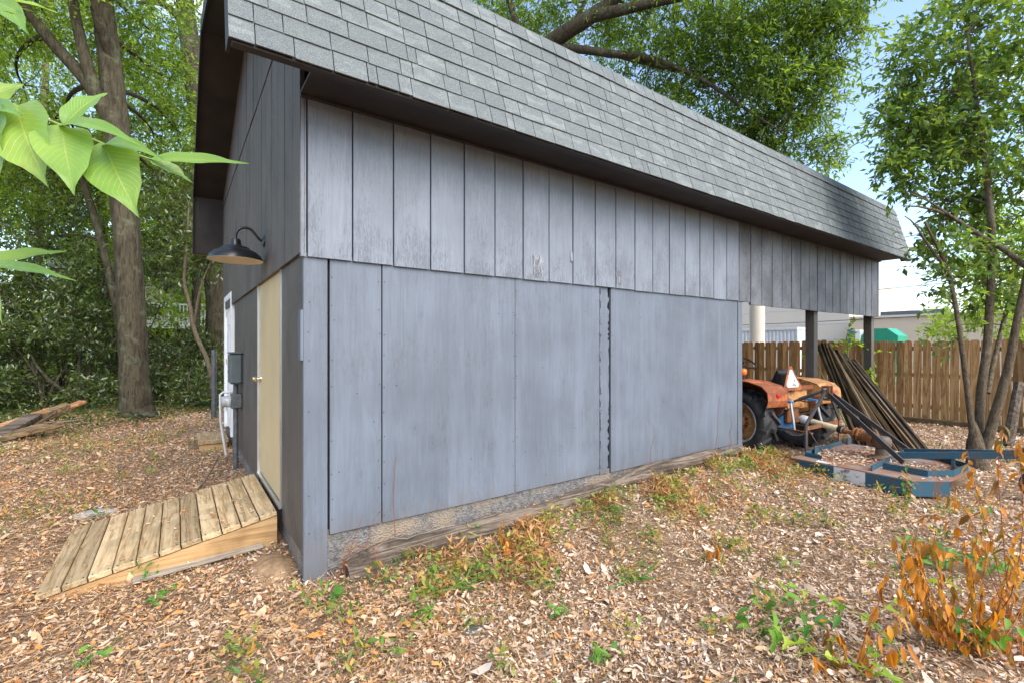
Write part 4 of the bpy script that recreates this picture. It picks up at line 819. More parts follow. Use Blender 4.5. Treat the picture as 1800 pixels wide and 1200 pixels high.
def tree(name, label, base, stems, clusters, leaf, lm, bm, limb=.05, group=None, per=7, elong=.42, seg=14, tw=5, cat='tree', limbs=True, droop=.25):
    base = np.asarray(base, float); o = thing(name, label, cat, tuple(base), 0, group); rr = random.Random(len(label))
    tk = MB(); nodes_ = []
    for pts, rad in stems:
        P = np.array(pts, float); q = np.linspace(0, 1, len(P)); n_ = max(6, int(np.linalg.norm(np.diff(P, axis=0), axis=1).sum()/(.14 if rad[0] > .3 else .3))); qq = np.linspace(0, 1, n_)
        S = np.stack([np.interp(qq, q, P[:, i]) for i in range(3)], 1); rd = np.interp(qq, np.linspace(0, 1, len(rad)), rad)
        S[1:-1] += rng.normal(size=(n_-2, 3))*rd[1:-1, None]*(.04 if rad[0] > .3 else .10); sm = S.copy(); sm[1:-1] = (S[:-2]+S[1:-1]*2+S[2:])/4
        tk.tube(sm-base, list(rd), 40 if rd[0] > .3 else seg, .04, r=rr, ridge=rd[0] > .3); nodes_ += [(p, r_) for p, r_ in zip(sm, rd)]
    tk.build('trunk', bm, o, True)
    lb = MB()
    if limbs:
        NP = np.array([p for p, _ in nodes_]); NR_ = np.array([r_ for _, r_ in nodes_])
        for c, r, n in clusters:
            c = np.asarray(c, float); d = np.linalg.norm(NP-c, axis=1)+np.maximum(0, NP[:, 2]-c[2])*1.2; k = int(np.argmin(d)); s = NP[k]; v = c-s
            r0 = min(limb, NR_[k]*.7); mid = s+v*.5+np.array([0, 0, .12*np.linalg.norm(v)])+rng.normal(size=3)*.06*np.linalg.norm(v); q1 = s+v*.25+np.array([0, 0, .08*np.linalg.norm(v)])
            bz = [(1-q)**3*s+3*q*(1-q)**2*(q1+(q1-s)*.3)+3*q*q*(1-q)*(mid+(mid-q1)*.4)+q**3*c-base for q in np.linspace(0, 1, 9)]; lb.tube(bz, list(r0*np.linspace(1, .25, 9)), 7)
    twigs(lb, [(np.asarray(c)-base, r, n) for c, r, n in clusters], rr, tw, max(.006, limb*.16))
    if lb.v: tag_(lb.build('limbs', bm, o, True), kind='stuff')
    tws = []; V, T = foliage([(np.asarray(c)-base, r, n) for c, r, n in clusters], leaf, per, elong=elong, droop=droop, tw_out=tws)
    Vt, Tt = joinVT(tws); tag_(link('twigs', tri_mesh('twigs', Vt, Tt), bm, o), kind='stuff')
    link('crown', tri_mesh('crown', V, T), lm, o); return o
def cl(rows, k=1.): return [(at(px, py, d), np.array([r, r, r*.8]), int(n*k)) for px, py, d, r, n in rows]
GR = lambda p: np.array([p[0], p[1], float(gz(p[0], p[1]))-.1])

# big forked oak left of the shed
bA = GR(at(240, 733, 10.7)); d_ = 10.7
stA = [([bA, at(238, 715, d_), at(234, 660, d_), at(228, 500, d_), at(215, 330, d_), at(203, 200, d_), at(192, 90, d_), at(172, -40, d_), at(150, -260, d_)], [.42, .30, .265, .245, .235, .22, .20, .18, .13]),
       ([at(222, 290, d_), at(200, 215, d_-.1), at(172, 165, d_-.2), at(150, 140, d_-.25), at(95, 80, d_-.4), at(48, 20, d_-.6), at(0, -60, d_-.8)], [.10, .17, .17, .14, .12, .10, .08]),
       ([at(190, 215, d_-.15), at(168, 165, d_-.3), at(148, 100, d_-.35), at(135, 40, d_-.4), at(122, -40, d_-.4), at(110, -160, d_-.4)], [.06, .12, .115, .10, .095, .08]),
       ([at(200, 110, d_), at(170, 30, d_-.5), at(150, -60, d_-.7)], [.12, .10, .08]),
       ([at(232, 722, d_-.5), at(240, 724, d_-.6), at(262, 729, d_-.7), at(284, 733, d_-.7)], [.05, .07, .06, .02])]
tree('forked_oak', 'massive forked oak with furrowed grey bark left of the shed', bA, stA,
     cl([(10, 30, 11, 1.4, 2200), (80, -60, 10, 1.6, 2600), (260, 50, 12, 1.3, 2400), (300, 140, 12.5, 1.3, 2400), (270, 235, 12.5, 1.2, 2200), (40, 150, 12.5, 1.5, 2600), (100, 60, 12.4, 1.3, 2400), (310, -30, 11.5, 1.4, 2200), (180, -150, 10, 2.0, 2600), (60, -200, 9, 2.2, 2600), (290, -180, 11, 2.0, 2400), (130, 230, 12.6, 1.1, 1800), (310, 230, 13, 1.1, 2000), (60, 270, 13.5, 1.4, 2400), (170, 330, 13.5, 1.2, 2000), (300, 330, 13.5, 1.1, 2000)], .8), .12, 'forest_leaf', 'bark_oak', .07)
bB = GR(at(392, 700, 15)); stB = [([bB, at(385, 500, 15), at(360, 250, 15), at(338, 110, 15), at(328, 40, 15), at(318, -80, 15)], [.42, .36, .31, .28, .25, .2]), ([at(330, 50, 15), at(290, 2, 14.6), at(240, 5, 14.4)], [.12, .09, .04])]
tree('vine_wrapped_tree', 'tall tree with vine wrapped trunk rising behind the shed roof', bB, stB,
     cl([(300, 90, 16, 1.7, 2300), (330, 200, 16.5, 1.6, 2300), (290, 290, 16, 1.5, 2300), (250, 150, 17, 1.7, 2300), (340, 330, 15.5, 1.3, 1800), (240, -60, 16, 2.2, 2000), (420, -120, 16, 2.4, 2000), (500, -200, 15, 2.4, 1500)], .9), .14, 'forest_leaf', 'bark_oak', .06)
# further trees of the wood: thin stems, crowns high
wood = [(58, 17, .13, 'bark_pale', 'slender pale stemmed tree behind the rubbish pile', [(20, 200, 17, 1.9), (80, 280, 17, 1.8), (30, 380, 16, 1.5), (90, 120, 18, 2.0)]),
        (183, 18, .18, 'bark_oak', 'dark leaning tree half hidden behind the big oak', [(150, 300, 18, 1.8), (190, 400, 17, 1.5), (110, 400, 18, 1.7), (160, 80, 19, 2.2)]),
        (340, 19, .16, 'bark_oak', 'straight dark tree between the oak and the shed', [(300, 400, 18, 1.5), (340, 420, 17, 1.3), (310, 330, 19, 1.8)]),
        (-60, 15, .2, 'bark_oak', 'tree at the left edge of the wood', [(-40, 100, 14, 2.0), (-60, 260, 14, 2.0), (0, 300, 15, 1.6), (-120, 0, 12, 2.2)]),
        (-260, 12, .25, 'bark_oak', 'tree standing left of the frame edge in the wood', [(-220, 100, 11, 2.2), (-300, 250, 11, 2.2), (-160, -100, 10, 2.4), (-200, 400, 12, 1.8)])]
for px, d, r0, bm, lab, cc in wood:
    b0 = GR(at(px, 700, d)); lean = rng.normal(0, 10)
    tree('woodland_tree', lab, b0, [([b0, at(px+lean*.4, 520, d), at(px+lean, 330, d), at(px+lean*1.5, 120, d), at(px+lean*2, -60, d)], [r0*1.2, r0, r0*.9, r0*.75, r0*.5])], cl([(*c_, 2500) for c_ in cc]), .135, 'forest_leaf', bm, .05, 'trees of the wood on the left', seg=9)
# leaning dark trunk and the twisting sapling
b0 = GR(at(225, 690, 13)); tree('leaning_tree', 'dark trunk leaning left behind the big oak', b0, [([b0, at(205, 540, 13), at(180, 430, 13), at(150, 330, 13), at(110, 220, 13)], [.11, .10, .09, .08, .05])], cl([(110, 330, 13.5, 1.2, 2200), (60, 430, 13.5, 1.1, 2000), (170, 480, 13.6, .9, 1500)]), .12, 'dark_leaf', 'bark_oak', .04)
b0 = GR(at(378, 700, 11.6)); tree('twisting_sapling', 'thin twisting sapling between the oak and the pipe post', b0, [([b0, at(368, 632, 11.6), at(342, 590, 11.6), at(335, 540, 11.6), at(322, 500, 11.6), at(328, 440, 11.6), at(332, 360, 11.6)], [.05, .05, .05, .045, .04, .035, .02]), ([at(340, 575, 11.6), at(352, 500, 11.5), at(372, 460, 11.4)], [.03, .025, .015])], cl([(340, 400, 11.8, .8, 1500), (300, 450, 12, .8, 1500), (365, 450, 11.8, .5, 900), (320, 340, 12.2, .8, 1300)]), .13, 'dark_leaf', 'bark_grey', .02)
# evergreen understorey, one shrub after the other
shr = [(-60, 11.5, 1.5, 2.6, 'evergreen shrub at the left frame edge behind the rubbish pile'), (20, 12.5, 1.5, 3.2, 'tall evergreen shrub behind the pale slender stem'), (75, 11.6, 1.2, 1.9, 'low glossy shrub just behind the rubbish pile'), (110, 13.6, 1.5, 3.6, 'dense tall shrub between rubbish pile and oak'), (160, 12.2, 1.2, 2.2, 'rounded shrub touching the oak on its left'), (190, 15, 1.6, 3.4, 'dark shrub directly behind the oak trunk'), (290, 13.0, 1.0, 1.5, 'low shrub to the right of the oak'), (325, 14.5, 1.2, 2.5, 'shrub in front of the railed deck'), (350, 12.4, .7, 1.2, 'small shrub left of the pipe post'), (280, 17, 1.4, 3.4, 'tall shrub behind the oak on its right'), (50, 17, 2.0, 4.2, 'large dark shrub deep in the wood'), (-150, 10, 1.6, 3.0, 'shrub left of the frame edge'), (140, 17.5, 1.8, 4.0, 'deep shaded shrub between the trunks')]
for px, d, r, h, lab in shr:
    b0 = GR(at(px, 690, d)); cs = []
    for k in range(max(5, int(h*r*1.9))):
        a = rng.uniform(0, 6.28); q = rng.random()**.6*r; z = rng.uniform(.35, h); sc = rng.uniform(.38, .62); cs.append((b0+np.array([q*math.cos(a), q*math.sin(a), z]), np.array([sc, sc, sc*.75]), 620))
    sts = [([b0, b0+np.array([rng.normal(0, .25)*r, rng.normal(0, .25)*r, h*.5]), b0+np.array([rng.normal(0, .45)*r, rng.normal(0, .45)*r, h*.95])], [.04, .03, .012]) for _ in range(3)]
    tree('evergreen_shrub', lab, b0, sts, cs, .115, 'dark_leaf', 'bark_oak', .014, 'evergreen shrubs of the wood', seg=6, tw=2, cat='shrub')
# far wood closing the view
cs = []
for k in range(170):
    px = rng.uniform(-700, 520); d = rng.uniform(20, 29); cs.append((at(px, 660-400*rng.random()**1.5, d), np.array([2.3, 2.3, 1.9]), 600))
V, T = foliage(cs, .24); link('distant_wood', tri_mesh('distant_wood', V, T), 'forest_leaf', tag=dict(kind='stuff', label='distant wood closing the view on the left', cat='wood'))

# spreading oak behind the roof
bO = np.array([8.4, 8.3, -.1]); dO = 14.4
stO = [([bO, at(925, 400, dO), at(930, 200, dO), at(945, 95, dO-.3)], [.42, .36, .30, .26]), ([at(945, 95, dO-.3), at(985, 62, dO-.8), at(1030, 38, dO-1.2), at(1075, 5, dO-1.4), at(1110, -40, dO-1.6), at(1200, -140, dO-1.8)], [.25, .22, .20, .17, .15, .08]),
       ([at(1035, 30, dO-1.2), at(1075, 22, dO-1.5), at(1120, 12, dO-1.8), at(1180, 0, dO-2.1), at(1300, -30, dO-2.6), at(1420, 0, dO-3)], [.17, .15, .12, .10, .07, .03]),
       ([at(945, 100, dO-.3), at(985, 84, dO-.7), at(1030, 88, dO-1), at(1082, 97, dO-1.2), at(1130, 98, dO-1.4), at(1185, 118, dO-1.6), at(1240, 142, dO-1.8), at(1300, 185, dO-2), at(1370, 230, dO-2.2)], [.15, .12, .11, .10, .09, .07, .055, .04, .02]),
       ([at(1085, 98, dO-1.2), at(1140, 112, dO-1.3), at(1200, 128, dO-1.2), at(1260, 128, dO-1.2)], [.07, .06, .05, .02]),
       ([at(975, 80, dO-.6), at(1000, 60, dO-.2), at(1020, 20, dO), at(1050, -40, dO)], [.09, .08, .07, .05]), ([at(940, 110, dO), at(905, 40, dO), at(880, -60, dO+.2)], [.14, .10, .06])]
tree('spreading_oak', 'spreading oak whose canopy hangs over the shed roof', bO, stO,
     cl([(860, -10, 15, 1.5, 1700), (900, 30, 15.5, 1.2, 1300), (965, 15, 15.2, 1.2, 1300), (1000, -60, 14, 1.8, 1500), (1060, 60, 15, 1.2, 1500), (1110, 20, 13.4, 1.1, 1400), (1130, 150, 14.6, 1.2, 1700), (1180, 70, 13.4, 1.3, 1900), (1210, 190, 14, 1.2, 1800), (1250, 20, 13, 1.4, 1800), (1255, 110, 13, 1.3, 2000), (1290, 235, 13.6, 1.1, 1700), (1310, 60, 12.6, 1.3, 1900), (1330, 150, 12.6, 1.2, 2000), (1370, 20, 12.2, 1.2, 1700), (1380, 220, 13, 1.0, 1600), (1400, 110, 12.2, 1.0, 1500), (1440, 40, 11.8, 1.0, 1300), (1430, 268, 13, .65, 750), (1345, 255, 13.5, .7, 800), (1475, 255, 13, .3, 160), (1425, 180, 12.4, .6, 700), (1490, 20, 11.6, .7, 600), (1530, -10, 11.4, .55, 350), (1470, 100, 12, .45, 350), (1150, -90, 13, 2.0, 1500), (1320, -100, 12, 2.0, 1500), (1450, -120, 11, 1.8, 1200), (1600, -160, 11, 1.6, 900)], 1.45), .145, 'oak_leaf', 'bark_oak', .045, elong=.33, droop=.4)

# multi-stemmed tree on the right
bR = GR(at(1722, 822, 6.15)); dR = 6.15
stR = [([bR, at(1718, 800, dR), at(1714, 775, dR), at(1712, 740, dR)], [.13, .11, .085, .02]), ([at(1716, 815, dR), at(1702, 700, dR), at(1694, 620, dR), at(1680, 540, dR), at(1668, 470, dR+.1), at(1640, 420, dR+.1), at(1625, 390, dR+.1)], [.04, .033, .029, .026, .022, .018, .012]),
       ([at(1720, 815, dR+.02), at(1722, 700, dR+.1), at(1736, 600, dR+.15), at(1742, 510, dR+.2), at(1746, 420, dR+.2), at(1736, 330, dR+.2), at(1720, 200, dR+.2), at(1700, 60, dR+.2)], [.052, .05, .046, .043, .04, .034, .025, .014]),
       ([at(1722, 820, dR), at(1752, 720, dR-.1), at(1772, 650, dR-.2), at(1790, 560, dR-.3), at(1806, 480, dR-.3), at(1830, 330, dR-.4), at(1850, 150, dR-.4)], [.062, .052, .045, .04, .036, .03, .014]),
       ([at(1736, 690, dR+.15), at(1748, 630, dR+.3), at(1765, 560, dR+.4), at(1785, 490, dR+.5), at(1800, 420, dR+.6)], [.03, .027, .024, .02, .012]),
       ([at(1744, 440, dR+.2), at(1700, 395, dR+.2), at(1660, 372, dR+.1), at(1620, 362, dR), at(1585, 362, dR)], [.03, .025, .02, .012, .005]), ([at(1806, 470, dR-.3), at(1760, 430, dR), at(1700, 408, dR+.1), at(1640, 350, dR+.1), at(1600, 340, dR)], [.035, .03, .022, .012, .005]),
       ([at(1670, 480, dR+.1), at(1625, 425, dR), at(1608, 390, dR), at(1590, 380, dR)], [.022, .015, .01, .005])]
tree('multi_stem_tree', 'multi stemmed tree with broad leaves standing at the right beside the mower', bR, stR,
     cl([(1634, 110, 6.7, .45, 520), (1708, 55, 6.6, .62, 900), (1798, 40, 6.3, .7, 900), (1609, 205, 6.8, .42, 560), (1678, 170, 6.5, .62, 1000), (1778, 160, 6.3, .7, 1100), (1594, 280, 6.7, .36, 420), (1658, 275, 6.6, .52, 850), (1758, 280, 6.5, .62, 1000), (1658, 20, 6.9, .4, 350), (1654, 350, 6.8, .28, 170), (1708, 350, 6.9, .36, 330), (1788, 380, 6.7, .45, 500), (1584, 155, 6.7, .25, 160), (1569, 240, 6.7, .2, 110), (1579, 330, 6.8, .2, 90), (1644, 455, 6.3, .16, 60), (1673, 500, 6.2, .22, 110), (1664, 440, 6.7, .25, 130), (1878, 100, 6.3, .8, 900), (1888, 300, 6.3, .7, 800), (1748, -60, 6.3, .8, 800), (1868, -90, 6.2, .8, 700), (1658, 520, 6.3, .12, 30), (1594, 120, 6.9, .3, 260), (1654, 190, 7.0, .5, 700), (1718, 120, 7.0, .6, 800), (1634, 255, 7, .45, 520), (1708, 240, 7, .6, 800), (1668, 330, 7, .35, 330), (1564, 190, 6.8, .2, 110), (1738, 370, 7.1, .4, 380), (1708, 440, 6.6, .35, 220), (1658, 400, 6.4, .25, 120), (1768, 470, 6.6, .4, 260), (1718, 540, 6.5, .22, 90), (1634, 400, 6.6, .2, 70), (1660, 450, 6.3, .28, 150), (1720, 500, 6.4, .3, 170), (1780, 520, 6.4, .32, 180), (1690, 590, 6.3, .16, 50), (1640, 470, 6.3, .2, 80), (1800, 450, 6.3, .4, 260)], 1.0), .10, 'right_leaf', 'bark_grey', .014, per=8, elong=.46)
bL = GR(at(1800, 700, 16)); tree('sunlit_tree', 'bright lime green tree beyond the fence at the right', bL, [([bL, at(1790, 560, 16), at(1780, 430, 16)], [.14, .1, .05])], cl([(1700, 540, 16, .7, 900), (1760, 500, 16, 1.0, 1500), (1720, 440, 17, .9, 1000), (1800, 450, 16, 1.2, 1500), (1660, 575, 16, .5, 500), (1790, 560, 15, .9, 1300), (1860, 520, 15, 1.2, 1200), (1690, 470, 17, .7, 600), (1770, 380, 17, 1.0, 900)]), .13, 'lime_leaf', 'bark_grey', .03)
b0 = GR(at(1495, 700, 9.6)); tree('fence_bush', 'small yellow green shrub growing between the fence and the plank bundle', b0, [([b0, at(1492, 640, 9.6), at(1488, 592, 9.6)], [.02, .016, .008]), ([b0, at(1530, 680, 9.5), at(1532, 645, 9.5)], [.015, .01, .006]), ([b0, at(1440, 650, 9.8), at(1432, 620, 9.8)], [.015, .01, .006])], cl([(1490, 585, 9.6, .16, 60), (1496, 603, 9.5, .14, 50), (1530, 650, 9.4, .14, 50), (1432, 622, 9.8, .14, 45), (1525, 615, 9.6, .1, 25)]), .085, 'lime_leaf', 'stem_green', .008, tw=2, cat='shrub', elong=.6)

# ------------------------------------------------------------------ leafy sapling close at the left
mL, t, b = nodes('glossy_compound_leaf'); MT['near_leaf'] = mL
uv = t.nodes.new('ShaderNodeTexCoord').outputs['UV']; su = t.nodes.new('ShaderNodeSeparateXYZ'); t.links.new(uv, su.inputs[0])
av = math_(t, 'ABSOLUTE', math_(t, 'SUBTRACT', su.outputs[0], .5)); rib = ramp(t, av, [(.0, g(1)), (.022, g(0))])
vein = math_(t, 'PINGPONG', math_(t, 'SUBTRACT', math_(t, 'MULTIPLY', su.outputs[1], 15.), math_(t, 'MULTIPLY', av, 9.)), .5); vn = ramp(t, vein, [(0, g(1)), (.10, g(0))])
lc = mix(t, objrand(t), (.17, .31, .055), (.27, .40, .065)); lc = mix(t, math_(t, 'MULTIPLY', vn, .8), lc, (.36, .52, .16)); lc = mix(t, rib, lc, (.42, .50, .12))
lc = mix(t, math_(t, 'MULTIPLY', ramp(t, noise(t, coord(t), 26, 5, .7), [(.64, g(0)), (.70, g(1))]), .6), lc, (.30, .26, .05)); lc = mix(t, ramp(t, noise(t, coord(t), 9, 3), [(.4, g(0)), (.65, g(.5))]), lc, (.09, .22, .04))
t.links.new(lc, b.inputs['Base Color']); b.inputs['Roughness'].default_value = .3; b.inputs['Specular IOR Level'].default_value = .6
bump(t, b, vn, .25, .002)
trn = t.nodes.new('ShaderNodeBsdfTranslucent'); t.links.new(mix(t, 1., lc, (1.5, 1.5, .7), 'MULTIPLY'), trn.inputs[0]); ms = t.nodes.new('ShaderNodeMixShader'); ms.inputs[0].default_value = .38
t.links.new(b.outputs[0], ms.inputs[1]); t.links.new(trn.outputs[0], ms.inputs[2]); t.links.new(ms.outputs[0], t.nodes['Material Output'].inputs[0])
def big_leaf(base, tip, wd, nrm_, droop, parent, mat='near_leaf', fold=.16, wav=.04, peak=.38, cup=.0, nm='leaf'):
    base, tip = np.asarray(base, float), np.asarray(tip, float); D = tip-base; L_ = np.linalg.norm(D); D /= L_; S = unit(np.cross(D, nrm_)); N = np.cross(S, D)
    nu, nv = 14, 6; V, F, UV = [], [], []
    for i in range(nu+1):
        s = i/nu; pw_ = max(0., math.sin(math.pi*s**.82))**.85*(1-.38*s)/.84; w_ = wd*.5*min(1, pw_)*(1 if s < .72 else 1-.55*((s-.72)/.28)**.6); w_ = max(w_, .0004)
        for j in range(nv+1):
            q = j/nv*2-1; p = base+D*L_*s+S*w_*q+N*(abs(q)*w_*fold*2+wav*wd*math.sin(s*17+q*2)*abs(q)+droop*L_*math.sin(math.pi*s*.9)-cup*L_*s*s); V.append(p); UV.append((j/nv, s))
    for i in range(nu):
        for j in range(nv): a = i*(nv+1)+j; F.append((a, a+1, a+nv+2, a+nv+1))
    o0 = np.asarray(parent.location); me = bpy.data.meshes.new(nm); me.from_pydata([tuple(p-o0) for p in V], [], F); ul = me.uv_layers.new(name='UVMap')
    for lp in me.loops: ul.data[lp.index].uv = UV[lp.vertex_index]
    me.polygons.foreach_set('use_smooth', [True]*len(me.polygons)); return link(nm, me, mat, parent)
sap = thing('leafy_sapling', 'young sapling with large glossy green leaflets close by on the left', 'sapling', (-1.05, -2.38, 0))
mb = MB(); o0 = Vector(sap.location); S_ = lambda p: Vector(p)-o0
mb.tube([(0, 0, -.05), (.01, .0, .8), (-.02, .02, 1.6), (0, .01, 2.3)], [.014, .012, .009, .005], 8); mb.build('stem', 'stem_green', sap, True)
dn = .56
r1 = [at(-250, 215, .60), at(-100, 182, .58), at(20, 185, dn), at(110, 222, dn), at(185, 255, dn+.01), at(268, 281, dn+.02)]
mb = MB(); mb.tube([S_(p) for p in r1], [.0034, .003, .0026, .0022, .0018, .0012], 6); mb.build('leaf_stalk', 'stem_green', sap, True)
r2 = [at(-260, 480, .60), at(-100, 462, .60), at(-20, 465, .60)]; mb = MB(); mb.tube([S_(p) for p in r2], .0015, 6); mb.build('leaf_stalk', 'stem_green', sap, True)
r3_ = [at(-250, -60, .60), at(-80, -30, .58), at(10, 8, .57)]; mb = MB(); mb.tube([S_(p) for p in r3_], .0015, 6); mb.build('leaf_stalk', 'stem_green', sap, True)
toC = -FW; UPV = np.array([0, 0, 1.])
LV = [((28, 184, 0), (88, 332, -.05), 98, (.75, .5, -.1), .04), ((108, 222, 0), (132, 347, -.06), 80, (.7, .6, .35), .05), ((182, 252, .01), (247, 386, -.05), 88, (.75, .5, .05), .05), ((112, 221, 0), (190, 167, .06), 42, (.6, .7, .2), .06),
      ((105, 221, 0), (262, 268, -.04), 30, (.75, .65, -.1), .10), ((182, 254, .01), (292, 286, -.05), 30, (.75, .65, -.2), .08), ((262, 279, .02), (438, 289, .0), 28, (.85, .5, 0), .02), ((262, 281, .02), (336, 321, .02), 30, (.6, .65, .3), .05),
      ((-5, 186, .0), (4, 342, -.05), 78, (.7, .55, -.3), .04), ((-60, 186, .01), (42, 150, .04), 62, (.8, .3, .3), .03), ((-30, 186, .01), (40, 205, -.05), 40, (.7, .5, 0), .03), ((-40, 464, .0), (119, 443, .02), 34, (.8, .6, 0), .03), ((-30, 465, .0), (136, 497, -.03), 24, (.7, .7, .1), .05),
      ((-20, 466, 0), (6, 572, -.03), 26, (.8, .5, 0), .03), ((5, 6, .0), (52, 64, -.03), 36, (.8, .5, .2), .06), ((-20, 0, .0), (42, 28, -.02), 48, (.8, .3, 0), .03), ((0, 0, 0), (102, 25, .03), 20, (.7, .7, 0), .06)]
for (bx, by, bo), (tx_, ty_, to), wpx, (ka, ku, kr), dr in LV:
    d0 = dn+bo+(.04 if by > 400 else .01 if by < 100 else 0); big_leaf(at(bx, by, d0), at(tx_, ty_, d0+to), wpx*d0/825*.98, toC*ka+UPV*ku+RT*kr, dr, sap)
for k in range(6):
    a = np.array([-1.05, -2.38, 1.2+.18*k]); dq = np.array([-.25+.05*k, -.10-.03*k, .03]); big_leaf(a, a+dq, .055, UPV, .08, sap)

# ------------------------------------------------------------------ withered shrubs, vine and weeds in the foreground
def small_leaf_mesh(L_, wd, curl, lobes=False):
    v = []; f = []; n_ = 5
    for i in range(n_+1):
        s = i/n_; w_ = wd*.5*(math.sin(math.pi*min(1, s*.92+.08))**.8)*(1.25-.5*s) if not lobes else wd*.5*((1-s)**.8*(1+.5*math.sin(s*9))*min(1, s*6+.2)); y_ = L_*s; z = -curl*L_*s*s
        v += [(-w_, y_, z+w_*.5), (0, y_, z), (w_, y_, z+w_*.5)]
    for i in range(n_): a = i*3; f += [(a, a+1, a+4, a+3), (a+1, a+2, a+5, a+4)]
    me = bpy.data.meshes.new('leaf'); me.from_pydata(v, [], f); me.polygons.foreach_set('use_smooth', [True]*len(f)); return me
def m_objleaf(name, cols, trans=.3, rough=.5):
    m = m_leaf(name, cols, trans, rough, 1.4, .35); t = m.node_tree
    for nd in t.nodes:
        if nd.type == 'VALTORGB' and nd.inputs[0].links and nd.inputs[0].links[0].from_node.type == 'NEW_GEOMETRY': t.links.new(objrand(t), nd.inputs[0]); break
    return m
MT['orange_leaf_o'] = m_objleaf('withered_leaf', [(.11, .052, .015), (.58, .22, .022), (.22, .095, .02), (.70, .28, .03), (.40, .15, .02), (.66, .33, .06), (.14, .12, .025), (.62, .22, .025)], .4)
MT['green_leaf_o'] = m_objleaf('young_vine_leaf', [(.14, .30, .025), (.24, .40, .03), (.36, .46, .05)], .4)
MT['weed_leaf_o'] = m_objleaf('weed_leaf', [(.045, .15, .02), (.09, .24, .03), (.16, .32, .04)], .35)
def set_leaves(nm, mat, me_list): 
    out = []
    for me in me_list: me.materials.append(MT[mat]); out.append(me)
    return out
OL = set_leaves('o', 'orange_leaf_o', [small_leaf_mesh(.075, .030, .25), small_leaf_mesh(.09, .036, .45), small_leaf_mesh(.06, .022, .15), small_leaf_mesh(.075, .016, .4), small_leaf_mesh(.05, .026, -.3), small_leaf_mesh(.085, .02, -.2)])
VL = set_leaves('v', 'green_leaf_o', [small_leaf_mesh(.085, .05, .15, True), small_leaf_mesh(.07, .045, .3, True)])
WL = set_leaves('w', 'weed_leaf_o', [small_leaf_mesh(.07, .024, .3), small_leaf_mesh(.06, .032, .2)])
GL = set_leaves('g', 'weed_leaf_o', [small_leaf_mesh(.22, .011, .55), small_leaf_mesh(.16, .010, .4)])
def place_leaf(me, p, d, n_, sc, parent, nm='leaf'):
    o = bpy.data.objects.new(nm, me); COL.objects.link(o); o.parent = parent; y_ = Vector(d).normalized(); x = y_.cross(Vector(n_)).normalized(); z = x.cross(y_); M = Matrix((x, y_, z)).transposed().to_4x4() @ Matrix.Scale(sc, 4); M.translation = Vector(p)-Vector(parent.location); o.matrix_local = M; return o
def plant(name, label, base, stems, meshes, stem_mat, droop=.9, sc=1., every=.035, start=.25, rad=.0028, cat='plant', group=None, seed=0, frac=1.):
    rr = random.Random(seed); base = np.asarray(base, float); o = thing(name, label, cat, tuple(base), 0, group); mb = MB()
    for pts in stems:
        P = [np.asarray(p, float) for p in pts]; n_ = 10; q = np.linspace(0, 1, len(P)); S = np.stack([np.interp(np.linspace(0, 1, n_), q, [p[i] for p in P]) for i in range(3)], 1); S[1:-1] = (S[:-2]+2*S[1:-1]+S[2:])/4
        mb.tube(S-base, list(np.linspace(rad, rad*.4, n_)), 5); L_ = np.linalg.norm(np.diff(S, axis=0), axis=1).sum(); k = max(1, int(L_*(1-start)/every))
        for i in range(k):
            if rr.random() > frac: continue
            f_ = start+(1-start)*(i+.5)/k; p = np.array([np.interp(f_, np.linspace(0, 1, n_), S[:, c_]) for c_ in range(3)]); a = rr.uniform(0, 6.28)
            d = Vector((math.cos(a), math.sin(a), 0))*(1-droop*.75)+Vector((0, 0, -droop+rr.uniform(-.25, .25)))+Vector((rr.uniform(-.2, .2),)*3); nn = Vector((math.cos(a), math.sin(a), .6))+Vector((rr.uniform(-.6, .6), rr.uniform(-.6, .6), 0))
            place_leaf(meshes[rr.randrange(len(meshes))], p, d, nn, sc*rr.uniform(.7, 1.25), o)
    mb.build('stem', stem_mat, o); return o
def gpt(px, py, d): p = at(px, py, d); p[2] = float(gz(p[0], p[1])); return p
# tall withered shrub, right foreground
b0 = gpt(1720, 1190, 2.45); st_ = []; r8 = random.Random(21)
for k in range(30):
    px = r8.uniform(1560, 1830); py = r8.uniform(930, 1060); dd = r8.uniform(2.2, 2.7); st_.append([b0+np.array([r8.uniform(-.16, .16), r8.uniform(-.16, .16), 0]), at(1720+(px-1720)*.75+r8.uniform(-15, 15), 1190-(1190-py)*.55, (dd+2.45)/2), at(px, py, dd)])
plant('withered_shrub', 'dense shrub of hanging withered orange brown leaves in the right foreground', b0, st_, OL, 'stem_red', .95, .75, .028, .15, cat='shrub', seed=1)
b0 = gpt(1775, 1100, 2.75); st_ = [[b0, at(1765, 960, 2.8), at(1752, 820, 2.9), at(1765, 745, 2.95)], [b0, at(1800, 930, 2.7), at(1795, 820, 2.8), at(1790, 770, 2.85)], [b0, at(1730, 960, 2.9), at(1690, 880, 3.0), at(1640, 860, 3.1)], [b0, at(1745, 960, 2.8), at(1715, 860, 2.9), at(1700, 790, 3.0)], [b0, at(1720, 960, 2.8), at(1660, 905, 2.9), at(1625, 905, 3)], [b0, at(1700, 980, 2.8), at(1640, 960, 2.9), at(1600, 945, 3)]]
plant('orange_leaved_shrub', 'sparse red stemmed shrub with bright orange leaves at the right edge', b0, st_, OL, 'stem_red', .7, .95, .033, .28, cat='shrub', seed=2)
